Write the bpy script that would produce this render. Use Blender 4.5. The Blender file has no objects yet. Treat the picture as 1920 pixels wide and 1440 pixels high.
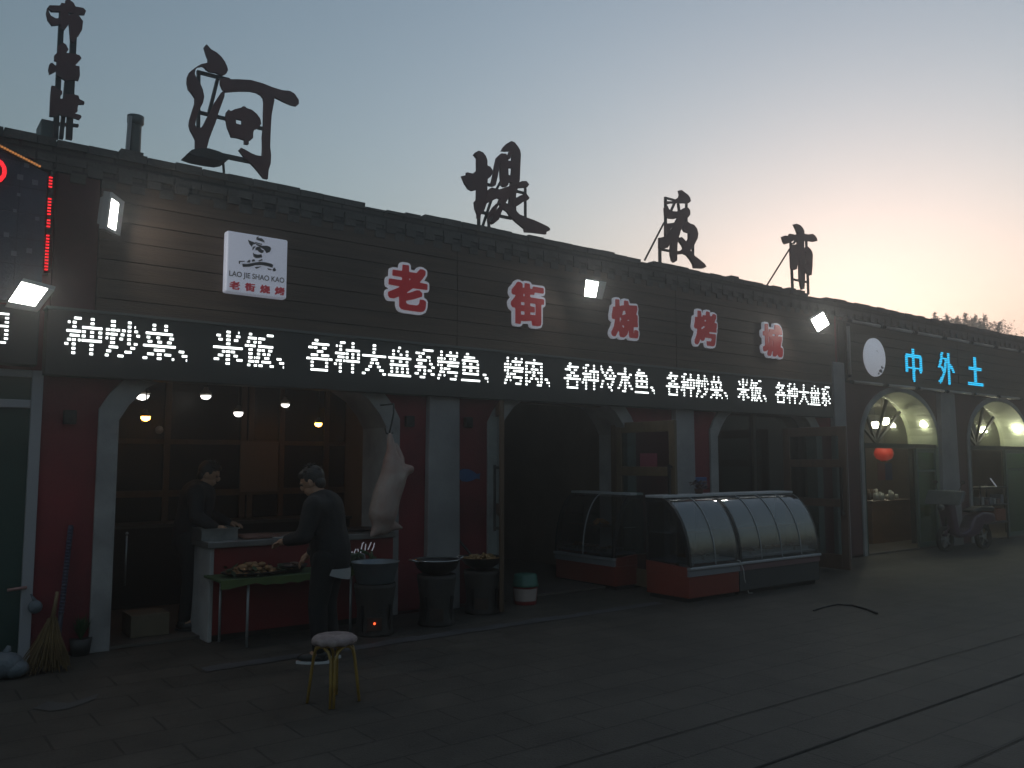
import bpy, bmesh, math, random
from mathutils import Matrix, Vector
from mathutils.geometry import tessellate_polygon
random.seed(7)
R = math.radians
SC = bpy.context.scene
COL = SC.collection

# ------------------------------------------------------------------ camera, sky, sun, exposure
PSI, PITCH, FPX, ROLL = R(52.8), R(5.24), 1580.0, R(0.0)
CAM = Vector((0, -8.17, 1.65))
fw = Vector((math.cos(PSI)*math.cos(PITCH), math.sin(PSI)*math.cos(PITCH), math.sin(PITCH)))
rt = Vector((math.sin(PSI), -math.cos(PSI), 0))
up = rt.cross(fw)
rt, up = rt*math.cos(ROLL)+up*math.sin(ROLL), up*math.cos(ROLL)-rt*math.sin(ROLL)
cam = bpy.data.objects.new('camera', bpy.data.cameras.new('camera'))
COL.objects.link(cam)
m = Matrix((rt, up, -fw)).transposed().to_4x4(); m.translation = CAM
cam.matrix_world = m
cam.data.sensor_width = 36.0
cam.data.lens = FPX/1920*36
cam.data.clip_start = 0.05
cam.data.clip_end = 800
SC.camera = cam

EXPO = 2.0                            # exposed for the dim street
SUN_AZ, SUN_EL = 30.0, 0.0          # direction of the set sun, degrees from +X, behind the row of shops
w = bpy.data.worlds.new('World'); SC.world = w; w.use_nodes = True
nt = w.node_tree
bg = nt.nodes['Background']
sky = nt.nodes.new('ShaderNodeTexSky'); sky.sky_type = 'NISHITA'; sky.sun_disc = False
sky.sun_elevation = R(SUN_EL); sky.sun_rotation = R(90-SUN_AZ)
sky.air_density = 1.0; sky.dust_density = 6.0; sky.ozone_density = 0.3
hs = nt.nodes.new('ShaderNodeHueSaturation'); hs.inputs['Saturation'].default_value = 0.77
tint = nt.nodes.new('ShaderNodeMix'); tint.data_type = 'RGBA'; tint.blend_type = 'MULTIPLY'
tint.inputs['Factor'].default_value = 1.0
tint.inputs['B'].default_value = (0.955, 1.27, 1.76, 1)
gm = nt.nodes.new('ShaderNodeGamma'); gm.inputs['Gamma'].default_value = 1.25
nt.links.new(sky.outputs[0], gm.inputs['Color']); nt.links.new(gm.outputs[0], hs.inputs['Color'])
nt.links.new(hs.outputs[0], tint.inputs['A'])
wtc = nt.nodes.new('ShaderNodeTexCoord'); wn = nt.nodes.new('ShaderNodeTexNoise'); wn.inputs['Scale'].default_value = 3.2; wn.inputs['Detail'].default_value = 4
wr = nt.nodes.new('ShaderNodeMapRange'); wr.inputs['From Min'].default_value = .3; wr.inputs['From Max'].default_value = .7; wr.inputs['To Min'].default_value = .985; wr.inputs['To Max'].default_value = 1.015
veil = nt.nodes.new('ShaderNodeVectorMath'); veil.operation = 'SCALE'        # faint thin cloud
nt.links.new(wtc.outputs['Generated'], wn.inputs['Vector']); nt.links.new(wn.outputs['Fac'], wr.inputs['Value'])
nt.links.new(tint.outputs['Result'], veil.inputs[0]); nt.links.new(wr.outputs[0], veil.inputs['Scale'])
nt.links.new(veil.outputs[0], bg.inputs['Color'])
bg.inputs['Strength'].default_value = 0.15

sl = bpy.data.lights.new('sun', 'SUN'); sl.energy = 0.05; sl.angle = R(3); sl.color = (1, .86, .66)
so = bpy.data.objects.new('sun', sl); COL.objects.link(so)
sd = Vector((math.cos(R(SUN_AZ))*math.cos(R(SUN_EL)), math.sin(R(SUN_AZ))*math.cos(R(SUN_EL)), math.sin(R(SUN_EL))))
so.rotation_euler = sd.to_track_quat('Z', 'Y').to_euler(); so.location = (30, 40, 20)

SC.view_settings.view_transform = 'Standard'; SC.view_settings.look = 'None'
SC.view_settings.exposure = EXPO; SC.view_settings.gamma = 1.0
SC.view_settings.use_curve_mapping = False
SC.render.engine = 'CYCLES'
SC.cycles.max_bounces = 6; SC.cycles.transparent_max_bounces = 12
SC.cycles.sample_clamp_indirect = 3.0
SC.cycles.use_denoising = True

def P(px, py, x=None, y=None, z=None):
    """the point of the place seen at a pixel of the photo, on the plane X=x, Y=y or Z=z"""
    d = fw + rt*((px-960)/FPX) + up*((720-py)/FPX)
    if y is not None: t = (y-CAM.y)/d.y
    elif z is not None: t = (z-CAM.z)/d.z
    else: t = (x-CAM.x)/d.x
    return CAM + d*t
def PN(px, py, c, n):
    d = fw + rt*((px-960)/FPX) + up*((720-py)/FPX)
    return CAM + d*((c-CAM).dot(n)/d.dot(n))
def WX(px, y=0.0, py=800): return P(px, py, y=y).x
def WZ(px, py, y=0.0): return P(px, py, y=y).z

# ------------------------------------------------------------------ materials
MATS = {}
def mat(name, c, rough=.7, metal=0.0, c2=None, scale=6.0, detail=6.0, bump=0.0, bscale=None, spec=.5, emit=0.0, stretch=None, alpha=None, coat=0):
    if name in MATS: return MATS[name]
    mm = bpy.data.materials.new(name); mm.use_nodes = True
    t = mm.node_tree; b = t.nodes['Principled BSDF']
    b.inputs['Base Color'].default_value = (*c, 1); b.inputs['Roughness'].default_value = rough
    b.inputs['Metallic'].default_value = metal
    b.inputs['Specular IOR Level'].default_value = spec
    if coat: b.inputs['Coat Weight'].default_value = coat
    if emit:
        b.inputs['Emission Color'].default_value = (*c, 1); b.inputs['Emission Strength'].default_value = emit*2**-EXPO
    vec = None
    if c2 is not None or bump:
        tc = t.nodes.new('ShaderNodeTexCoord'); vec = tc.outputs['Object']
        if stretch:
            mp = t.nodes.new('ShaderNodeMapping'); mp.inputs['Scale'].default_value = stretch
            t.links.new(vec, mp.inputs['Vector']); vec = mp.outputs['Vector']
    if c2 is not None:
        n = t.nodes.new('ShaderNodeTexNoise'); n.inputs['Scale'].default_value = scale; n.inputs['Detail'].default_value = detail
        n.inputs['Roughness'].default_value = .62
        r = t.nodes.new('ShaderNodeValToRGB')
        r.color_ramp.elements[0].position = .34; r.color_ramp.elements[1].position = .68
        r.color_ramp.elements[0].color = (*c, 1); r.color_ramp.elements[1].color = (*c2, 1)
        t.links.new(vec, n.inputs['Vector']); t.links.new(n.outputs['Fac'], r.inputs['Fac'])
        t.links.new(r.outputs['Color'], b.inputs['Base Color'])
    if bump:
        n2 = t.nodes.new('ShaderNodeTexNoise'); n2.inputs['Scale'].default_value = bscale or scale*5; n2.inputs['Detail'].default_value = 5
        bp = t.nodes.new('ShaderNodeBump'); bp.inputs['Strength'].default_value = bump; bp.inputs['Distance'].default_value = .02
        t.links.new(vec, n2.inputs['Vector']); t.links.new(n2.outputs['Fac'], bp.inputs['Height'])
        t.links.new(bp.outputs['Normal'], b.inputs['Normal'])
    MATS[name] = mm
    return mm
def glass(name, col=(.9, .95, .95), refl=.12, rough=.03):
    if name in MATS: return MATS[name]
    mm = bpy.data.materials.new(name); mm.use_nodes = True; t = mm.node_tree
    t.nodes.remove(t.nodes['Principled BSDF']); o = t.nodes['Material Output']
    tr = t.nodes.new('ShaderNodeBsdfTransparent'); tr.inputs['Color'].default_value = (*col, 1)
    gl = t.nodes.new('ShaderNodeBsdfGlossy'); gl.inputs['Roughness'].default_value = rough
    mx = t.nodes.new('ShaderNodeMixShader'); lw = t.nodes.new('ShaderNodeFresnel'); lw.inputs['IOR'].default_value = 1.5
    ad = t.nodes.new('ShaderNodeMath'); ad.operation = 'MULTIPLY_ADD'; ad.use_clamp = True
    ad.inputs[1].default_value = 1.0; ad.inputs[2].default_value = refl
    ge = t.nodes.new('ShaderNodeNewGeometry'); io = t.nodes.new('ShaderNodeMapRange')      # the same reflection from both faces of a pane
    io.inputs['To Min'].default_value = 1.5; io.inputs['To Max'].default_value = 1/1.5
    t.links.new(ge.outputs['Backfacing'], io.inputs['Value']); t.links.new(io.outputs[0], lw.inputs['IOR'])
    t.links.new(lw.outputs[0], ad.inputs[0]); t.links.new(ad.outputs[0], mx.inputs['Fac'])
    t.links.new(tr.outputs[0], mx.inputs[1]); t.links.new(gl.outputs[0], mx.inputs[2]); t.links.new(mx.outputs[0], o.inputs['Surface'])
    MATS[name] = mm
    return mm
def glow(name, c, s):
    if name in MATS: return MATS[name]
    mm = bpy.data.materials.new(name); mm.use_nodes = True; t = mm.node_tree
    t.nodes.remove(t.nodes['Principled BSDF'])
    e = t.nodes.new('ShaderNodeEmission'); e.inputs['Color'].default_value = (*c, 1); e.inputs['Strength'].default_value = s*2**-EXPO
    t.links.new(e.outputs[0], t.nodes['Material Output'].inputs['Surface'])
    MATS[name] = mm
    return mm

def brick_mat(name, c1, c2, mortar, sx, sz, axis='XZ', gap=.012, rough=.85, bump=.5, off=.5):
    mm = bpy.data.materials.new(name); mm.use_nodes = True; t = mm.node_tree; b = t.nodes['Principled BSDF']
    tc = t.nodes.new('ShaderNodeTexCoord'); vec = tc.outputs['Object']
    mp = t.nodes.new('ShaderNodeMapping')
    if axis == 'XZ': mp.inputs['Rotation'].default_value = (R(-90), 0, 0)
    t.links.new(vec, mp.inputs['Vector'])
    br = t.nodes.new('ShaderNodeTexBrick'); br.inputs['Scale'].default_value = 1.0
    br.inputs['Brick Width'].default_value = sx; br.inputs['Row Height'].default_value = sz
    br.inputs['Mortar Size'].default_value = gap; br.inputs['Mortar Smooth'].default_value = .3; br.offset = off
    br.inputs['Color1'].default_value = (*c1, 1); br.inputs['Color2'].default_value = (*c2, 1); br.inputs['Mortar'].default_value = (*mortar, 1)
    t.links.new(mp.outputs[0], br.inputs['Vector'])
    n = t.nodes.new('ShaderNodeTexNoise'); n.inputs['Scale'].default_value = 1.7; n.inputs['Detail'].default_value = 9; n.inputs['Roughness'].default_value = .7
    t.links.new(vec, n.inputs['Vector'])
    r = t.nodes.new('ShaderNodeValToRGB'); r.color_ramp.elements[0].position = .3; r.color_ramp.elements[1].position = .75
    r.color_ramp.elements[0].color = (.6, .6, .6, 1); r.color_ramp.elements[1].color = (1.25, 1.22, 1.18, 1)
    t.links.new(n.outputs['Fac'], r.inputs['Fac'])
    mx = t.nodes.new('ShaderNodeMix'); mx.data_type = 'RGBA'; mx.blend_type = 'MULTIPLY'; mx.inputs['Factor'].default_value = 1
    t.links.new(br.outputs['Color'], mx.inputs['A']); t.links.new(r.outputs['Color'], mx.inputs['B'])
    t.links.new(mx.outputs['Result'], b.inputs['Base Color'])
    b.inputs['Roughness'].default_value = rough; b.inputs['Specular IOR Level'].default_value = .3
    n2 = t.nodes.new('ShaderNodeTexNoise'); n2.inputs['Scale'].default_value = 60; t.links.new(vec, n2.inputs['Vector'])
    ad = t.nodes.new('ShaderNodeMath'); ad.operation = 'MULTIPLY_ADD'; ad.inputs[1].default_value = -1
    t.links.new(br.outputs['Fac'], ad.inputs[0]); t.links.new(n2.outputs['Fac'], ad.inputs[2])
    bp = t.nodes.new('ShaderNodeBump'); bp.inputs['Strength'].default_value = bump; bp.inputs['Distance'].default_value = .008
    t.links.new(ad.outputs[0], bp.inputs['Height']); t.links.new(bp.outputs[0], b.inputs['Normal'])
    MATS[name] = mm
    return mm

M_red = mat('red_paint', (.21, .022, .03), .75, c2=(.10, .014, .02), scale=1.2, detail=10, bump=.25, bscale=50)
M_white = mat('white_plaster', (.36, .35, .355), .8, c2=(.19, .182, .185), scale=1.8, detail=11, bump=.25, bscale=40)
M_pil = mat('pilaster_plaster', (.31, .295, .305), .8, c2=(.19, .18, .188), scale=1.3, detail=11, bump=.2, bscale=40)
M_wood = mat('fascia_wood', (.105, .070, .050), .7, c2=(.065, .044, .032), scale=3.0, bump=.3, bscale=24, stretch=(.35, 1, 5))
M_brown = mat('door_wood', (.09, .045, .02), .5, c2=(.05, .026, .012), scale=3, stretch=(3, 3, .5))
M_seam = mat('dark_backing', (.016, .012, .010), .9)
M_brick = brick_mat('parapet_brick', (.10, .095, .088), (.075, .07, .066), (.05, .048, .045), .25, .07)
M_bricksolid = mat('cornice_brick', (.105, .098, .09), .9, c2=(.06, .057, .053), scale=5, bump=.5, bscale=40)
M_pave = None
M_inner = mat('interior_plaster', (.20, .15, .11), .8, c2=(.13, .10, .075), scale=1.2)
M_ceil = mat('interior_ceiling', (.22, .21, .20), .85, c2=(.16, .15, .14), scale=1.2)
M_floor = mat('interior_floor', (.10, .085, .075), .5, c2=(.07, .06, .05), scale=3)
M_green = mat('pale_green_plaster', (.34, .37, .28), .8, c2=(.24, .27, .2), scale=1.8, bump=.2)
M_black = mat('black_metal', (.012, .012, .013), .45, metal=.3)
M_blackmat = mat('black_plastic', (.012, .012, .014), .5)
M_panel = mat('led_panel_black', (.030, .034, .034), .6)
M_steel = mat('steel', (.42, .43, .44), .35, metal=.9, c2=(.3, .31, .32), scale=9)
M_dull = mat('dull_steel', (.30, .31, .33), .5, metal=.5)
M_rust = mat('rusty_red_sheet', (.12, .036, .038), .7, c2=(.075, .026, .030), scale=2.5, bump=.2)
M_iron = mat('roof_iron', (.02, .021, .024), .6, metal=.4)
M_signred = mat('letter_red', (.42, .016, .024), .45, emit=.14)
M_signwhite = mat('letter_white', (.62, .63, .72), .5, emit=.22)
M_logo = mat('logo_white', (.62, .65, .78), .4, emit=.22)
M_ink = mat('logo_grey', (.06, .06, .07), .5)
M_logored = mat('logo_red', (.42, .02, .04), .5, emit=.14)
M_glass = glass('door_glass', (.62, .70, .68), .06)
M_case = glass('case_glass', (.72, .76, .78), .17)
M_dark = mat('dark_void', (.015, .014, .013), .8)
M_alu = mat('white_aluminium', (.30, .30, .33), .5)
M_lamp = glow('lamp_white', (1, .96, .88), 48)
M_bulbw = glow('bulb_white', (1, .98, .92), 5)
M_bulbo = glow('bulb_warm', (1, .40, .06), 22)
M_lampg = glow('lamp_pale', (1, .98, .72), 60)
M_led = glow('led_white', (.93, 1, .98), 3.2)
M_cyan = glow('led_cyan', (.02, .55, .95), 1.5)
M_ledred = glow('led_red', (1, .02, .03), 1.6)
M_ledor = glow('led_orange', (.85, .34, .10), .55)
M_skin = mat('skin', (.36, .20, .13), .55, c2=(.30, .16, .10), scale=12)
M_hair = mat('black_hair', (.010, .009, .009), .5, bump=.5, bscale=90)

# ------------------------------------------------------------------ mesh building
def V3(*a): return Vector(a)
class MB:
    def __init__(s): s.b = bmesh.new()
    def face(s, pts):
        try: return s.b.faces.new([s.b.verts.new(p) for p in pts])
        except ValueError: return None
    def hexa(s, p):
        v = [s.b.verts.new(q) for q in p]
        for f in ((3, 2, 1, 0), (4, 5, 6, 7), (0, 1, 5, 4), (1, 2, 6, 5), (2, 3, 7, 6), (3, 0, 4, 7)):
            s.b.faces.new([v[i] for i in f])
        return s
    def box(s, x0, x1, y0, y1, z0, z1):
        return s.hexa([(x0, y0, z0), (x1, y0, z0), (x1, y1, z0), (x0, y1, z0), (x0, y0, z1), (x1, y0, z1), (x1, y1, z1), (x0, y1, z1)])
    def bar(s, p, q, w, h=None, ref=None):
        p, q = Vector(p), Vector(q); d = (q-p).normalized(); h = h or w
        ref = Vector(ref) if ref else (Vector((0, 1, 0)) if abs(d.y) < .9 else Vector((0, 0, 1)))
        a = d.cross(ref).normalized()*w/2; b = d.cross(a).normalized()*h/2
        return s.hexa([p-a-b, p+a-b, p+a+b, p-a+b, q-a-b, q+a-b, q+a+b, q-a+b])
    def tube(s, pts, r, seg=10, cap=True):
        pts = [Vector(p) for p in pts]; n = len(pts); rr = r if isinstance(r, (list, tuple)) else [r]*n
        rings = []; a = None
        for i, p in enumerate(pts):
            d = (pts[min(i+1, n-1)]-pts[max(i-1, 0)]).normalized()
            if a is None:
                a = d.cross(Vector((0, 0, 1)) if abs(d.z) < .9 else Vector((1, 0, 0))).normalized()
            a = (a-d*a.dot(d)).normalized(); b = d.cross(a)
            rings.append([s.b.verts.new(p+(a*math.cos(2*math.pi*k/seg)+b*math.sin(2*math.pi*k/seg))*rr[i]) for k in range(seg)])
        for i in range(n-1):
            for k in range(seg):
                f = s.b.faces.new([rings[i][k], rings[i][(k+1) % seg], rings[i+1][(k+1) % seg], rings[i+1][k]]); f.smooth = True
        if cap:
            s.b.faces.new(rings[0][::-1]); s.b.faces.new(rings[-1])
        return s
    def lathe(s, prof, c=(0, 0, 0), seg=24, close=False, sx=1, sy=1):
        c = Vector(c); rings = []
        for r, z in prof:
            rings.append([s.b.verts.new(c+Vector((math.cos(2*math.pi*k/seg)*max(r, 1e-4)*sx, math.sin(2*math.pi*k/seg)*max(r, 1e-4)*sy, z))) for k in range(seg)])
        for i in range(len(rings)-1):
            for k in range(seg):
                f = s.b.faces.new([rings[i][k], rings[i][(k+1) % seg], rings[i+1][(k+1) % seg], rings[i+1][k]]); f.smooth = True
        return s
    def ball(s, c, rx, ry=None, rz=None, M=None, u=14, v=9):
        ry = ry or rx; rz = rz or rx
        T = Matrix.Translation(Vector(c)) @ (M.to_4x4() if M else Matrix()) @ Matrix.Diagonal((rx, ry, rz, 1))
        r = bmesh.ops.create_uvsphere(s.b, u_segments=u, v_segments=v, radius=1, matrix=T)
        for q in r['verts']:
            for f in q.link_faces: f.smooth = True
        return s
    def prism(s, poly, y0, y1):
        """polygon of (x,z), extruded along Y"""
        a = [s.b.verts.new((x, y0, z)) for x, z in poly]; b = [s.b.verts.new((x, y1, z)) for x, z in poly]
        n = len(poly); s.b.faces.new(a); s.b.faces.new(b[::-1])
        for i in range(n): s.b.faces.new([a[i], b[i], b[(i+1) % n], a[(i+1) % n]])
        return s
    def prismx(s, poly, x0, x1):
        """polygon of (y,z), extruded along X"""
        a = [s.b.verts.new((x0, y, z)) for y, z in poly]; b = [s.b.verts.new((x1, y, z)) for y, z in poly]
        n = len(poly); s.b.faces.new(a); s.b.faces.new(b[::-1])
        for i in range(n): s.b.faces.new([a[i], b[i], b[(i+1) % n], a[(i+1) % n]])
        return s
    def loops(s, loops, y0, y1, back=True):
        """outline with holes, loops of (x,z), extruded along Y"""
        flat = [p for l in loops for p in l]
        tris = tessellate_polygon([[Vector((x, z, 0)) for x, z in l] for l in loops])
        a = [s.b.verts.new((x, y0, z)) for x, z in flat]; b = [s.b.verts.new((x, y1, z)) for x, z in flat]
        for t in tris:
            for vs in ((a, t), (b, t[::-1])):
                try: s.b.faces.new([vs[0][i] for i in vs[1]])
                except ValueError: pass
        k = 0
        for l in loops:
            n = len(l)
            for i in range(n): s.b.faces.new([a[k+i], b[k+i], b[k+(i+1) % n], a[k+(i+1) % n]])
            k += n
        return s
    def xform(s, M):
        bmesh.ops.transform(s.b, matrix=M, verts=s.b.verts[:]); return s
    def build(s, name, material, parent=None, bevel=0, smooth=False, world=True, seg=2):
        bmesh.ops.recalc_face_normals(s.b, faces=s.b.faces[:])
        me = bpy.data.meshes.new(name)
        if smooth:
            for f in s.b.faces: f.smooth = True
        s.b.to_mesh(me); s.b.free(); me.materials.append(material)
        o = bpy.data.objects.new(name, me); COL.objects.link(o)
        if parent: put(o, parent, world)
        if bevel:
            mo = o.modifiers.new('bevel', 'BEVEL'); mo.width = bevel; mo.segments = seg; mo.limit_method = 'ANGLE'
        return o
ROOTM = {}
def worldm(o):
    mm = ROOTM.get(o.name)
    return mm if mm is not None else Matrix()
def put(o, parent, world=True):
    o.parent = parent
    if world: o.matrix_parent_inverse = worldm(parent).inverted()
def tag(o, label, cat, group=None):
    o['label'] = label; o['category'] = cat
    if group: o['group'] = group
    return o
def thing(name, label, cat, loc=(0, 0, 0), rz=0.0, group=None):
    o = bpy.data.objects.new(name, None); COL.objects.link(o)
    o.empty_display_size = .1
    o.location = loc; o.rotation_euler = (0, 0, rz)
    ROOTM[o.name] = Matrix.Translation(Vector(loc)) @ Matrix.Rotation(rz, 4, 'Z')
    return tag(o, label, cat, group)
def struct(o): o['kind'] = 'structure'; return o
def dup(root, loc, rz=0.0, label=None):
    r = root.copy(); COL.objects.link(r); r.location = loc; r.rotation_euler = (0, 0, rz)
    if label: r['label'] = label
    for ch in list(root.children):
        c = ch.copy(); COL.objects.link(c); c.parent = r
        for g in ch.children:
            d = g.copy(); COL.objects.link(d); d.parent = c
    return r
def ribbon(pts, w):
    """flat stroke outline of (x,z) points, rounded ends"""
    pts = [Vector(p) for p in pts]; n = len(pts); ww = w if isinstance(w, (list, tuple)) else [w]*n
    L, Rr = [], []
    for i, p in enumerate(pts):
        d = (pts[min(i+1, n-1)]-pts[max(i-1, 0)]).normalized(); q = Vector((-d.y, d.x))*ww[i]/2
        L.append(p+q); Rr.append(p-q)
    d0 = (pts[0]-pts[1]).normalized()*ww[0]*.3; d1 = (pts[-1]-pts[-2]).normalized()*ww[-1]*.3
    out = [*L, L[-1]*.7+Rr[-1]*.3+d1, L[-1]*.3+Rr[-1]*.7+d1, *Rr[::-1], Rr[0]*.7+L[0]*.3+d0, Rr[0]*.3+L[0]*.7+d0]
    return [(v.x, v.y) for v in out]
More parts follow.
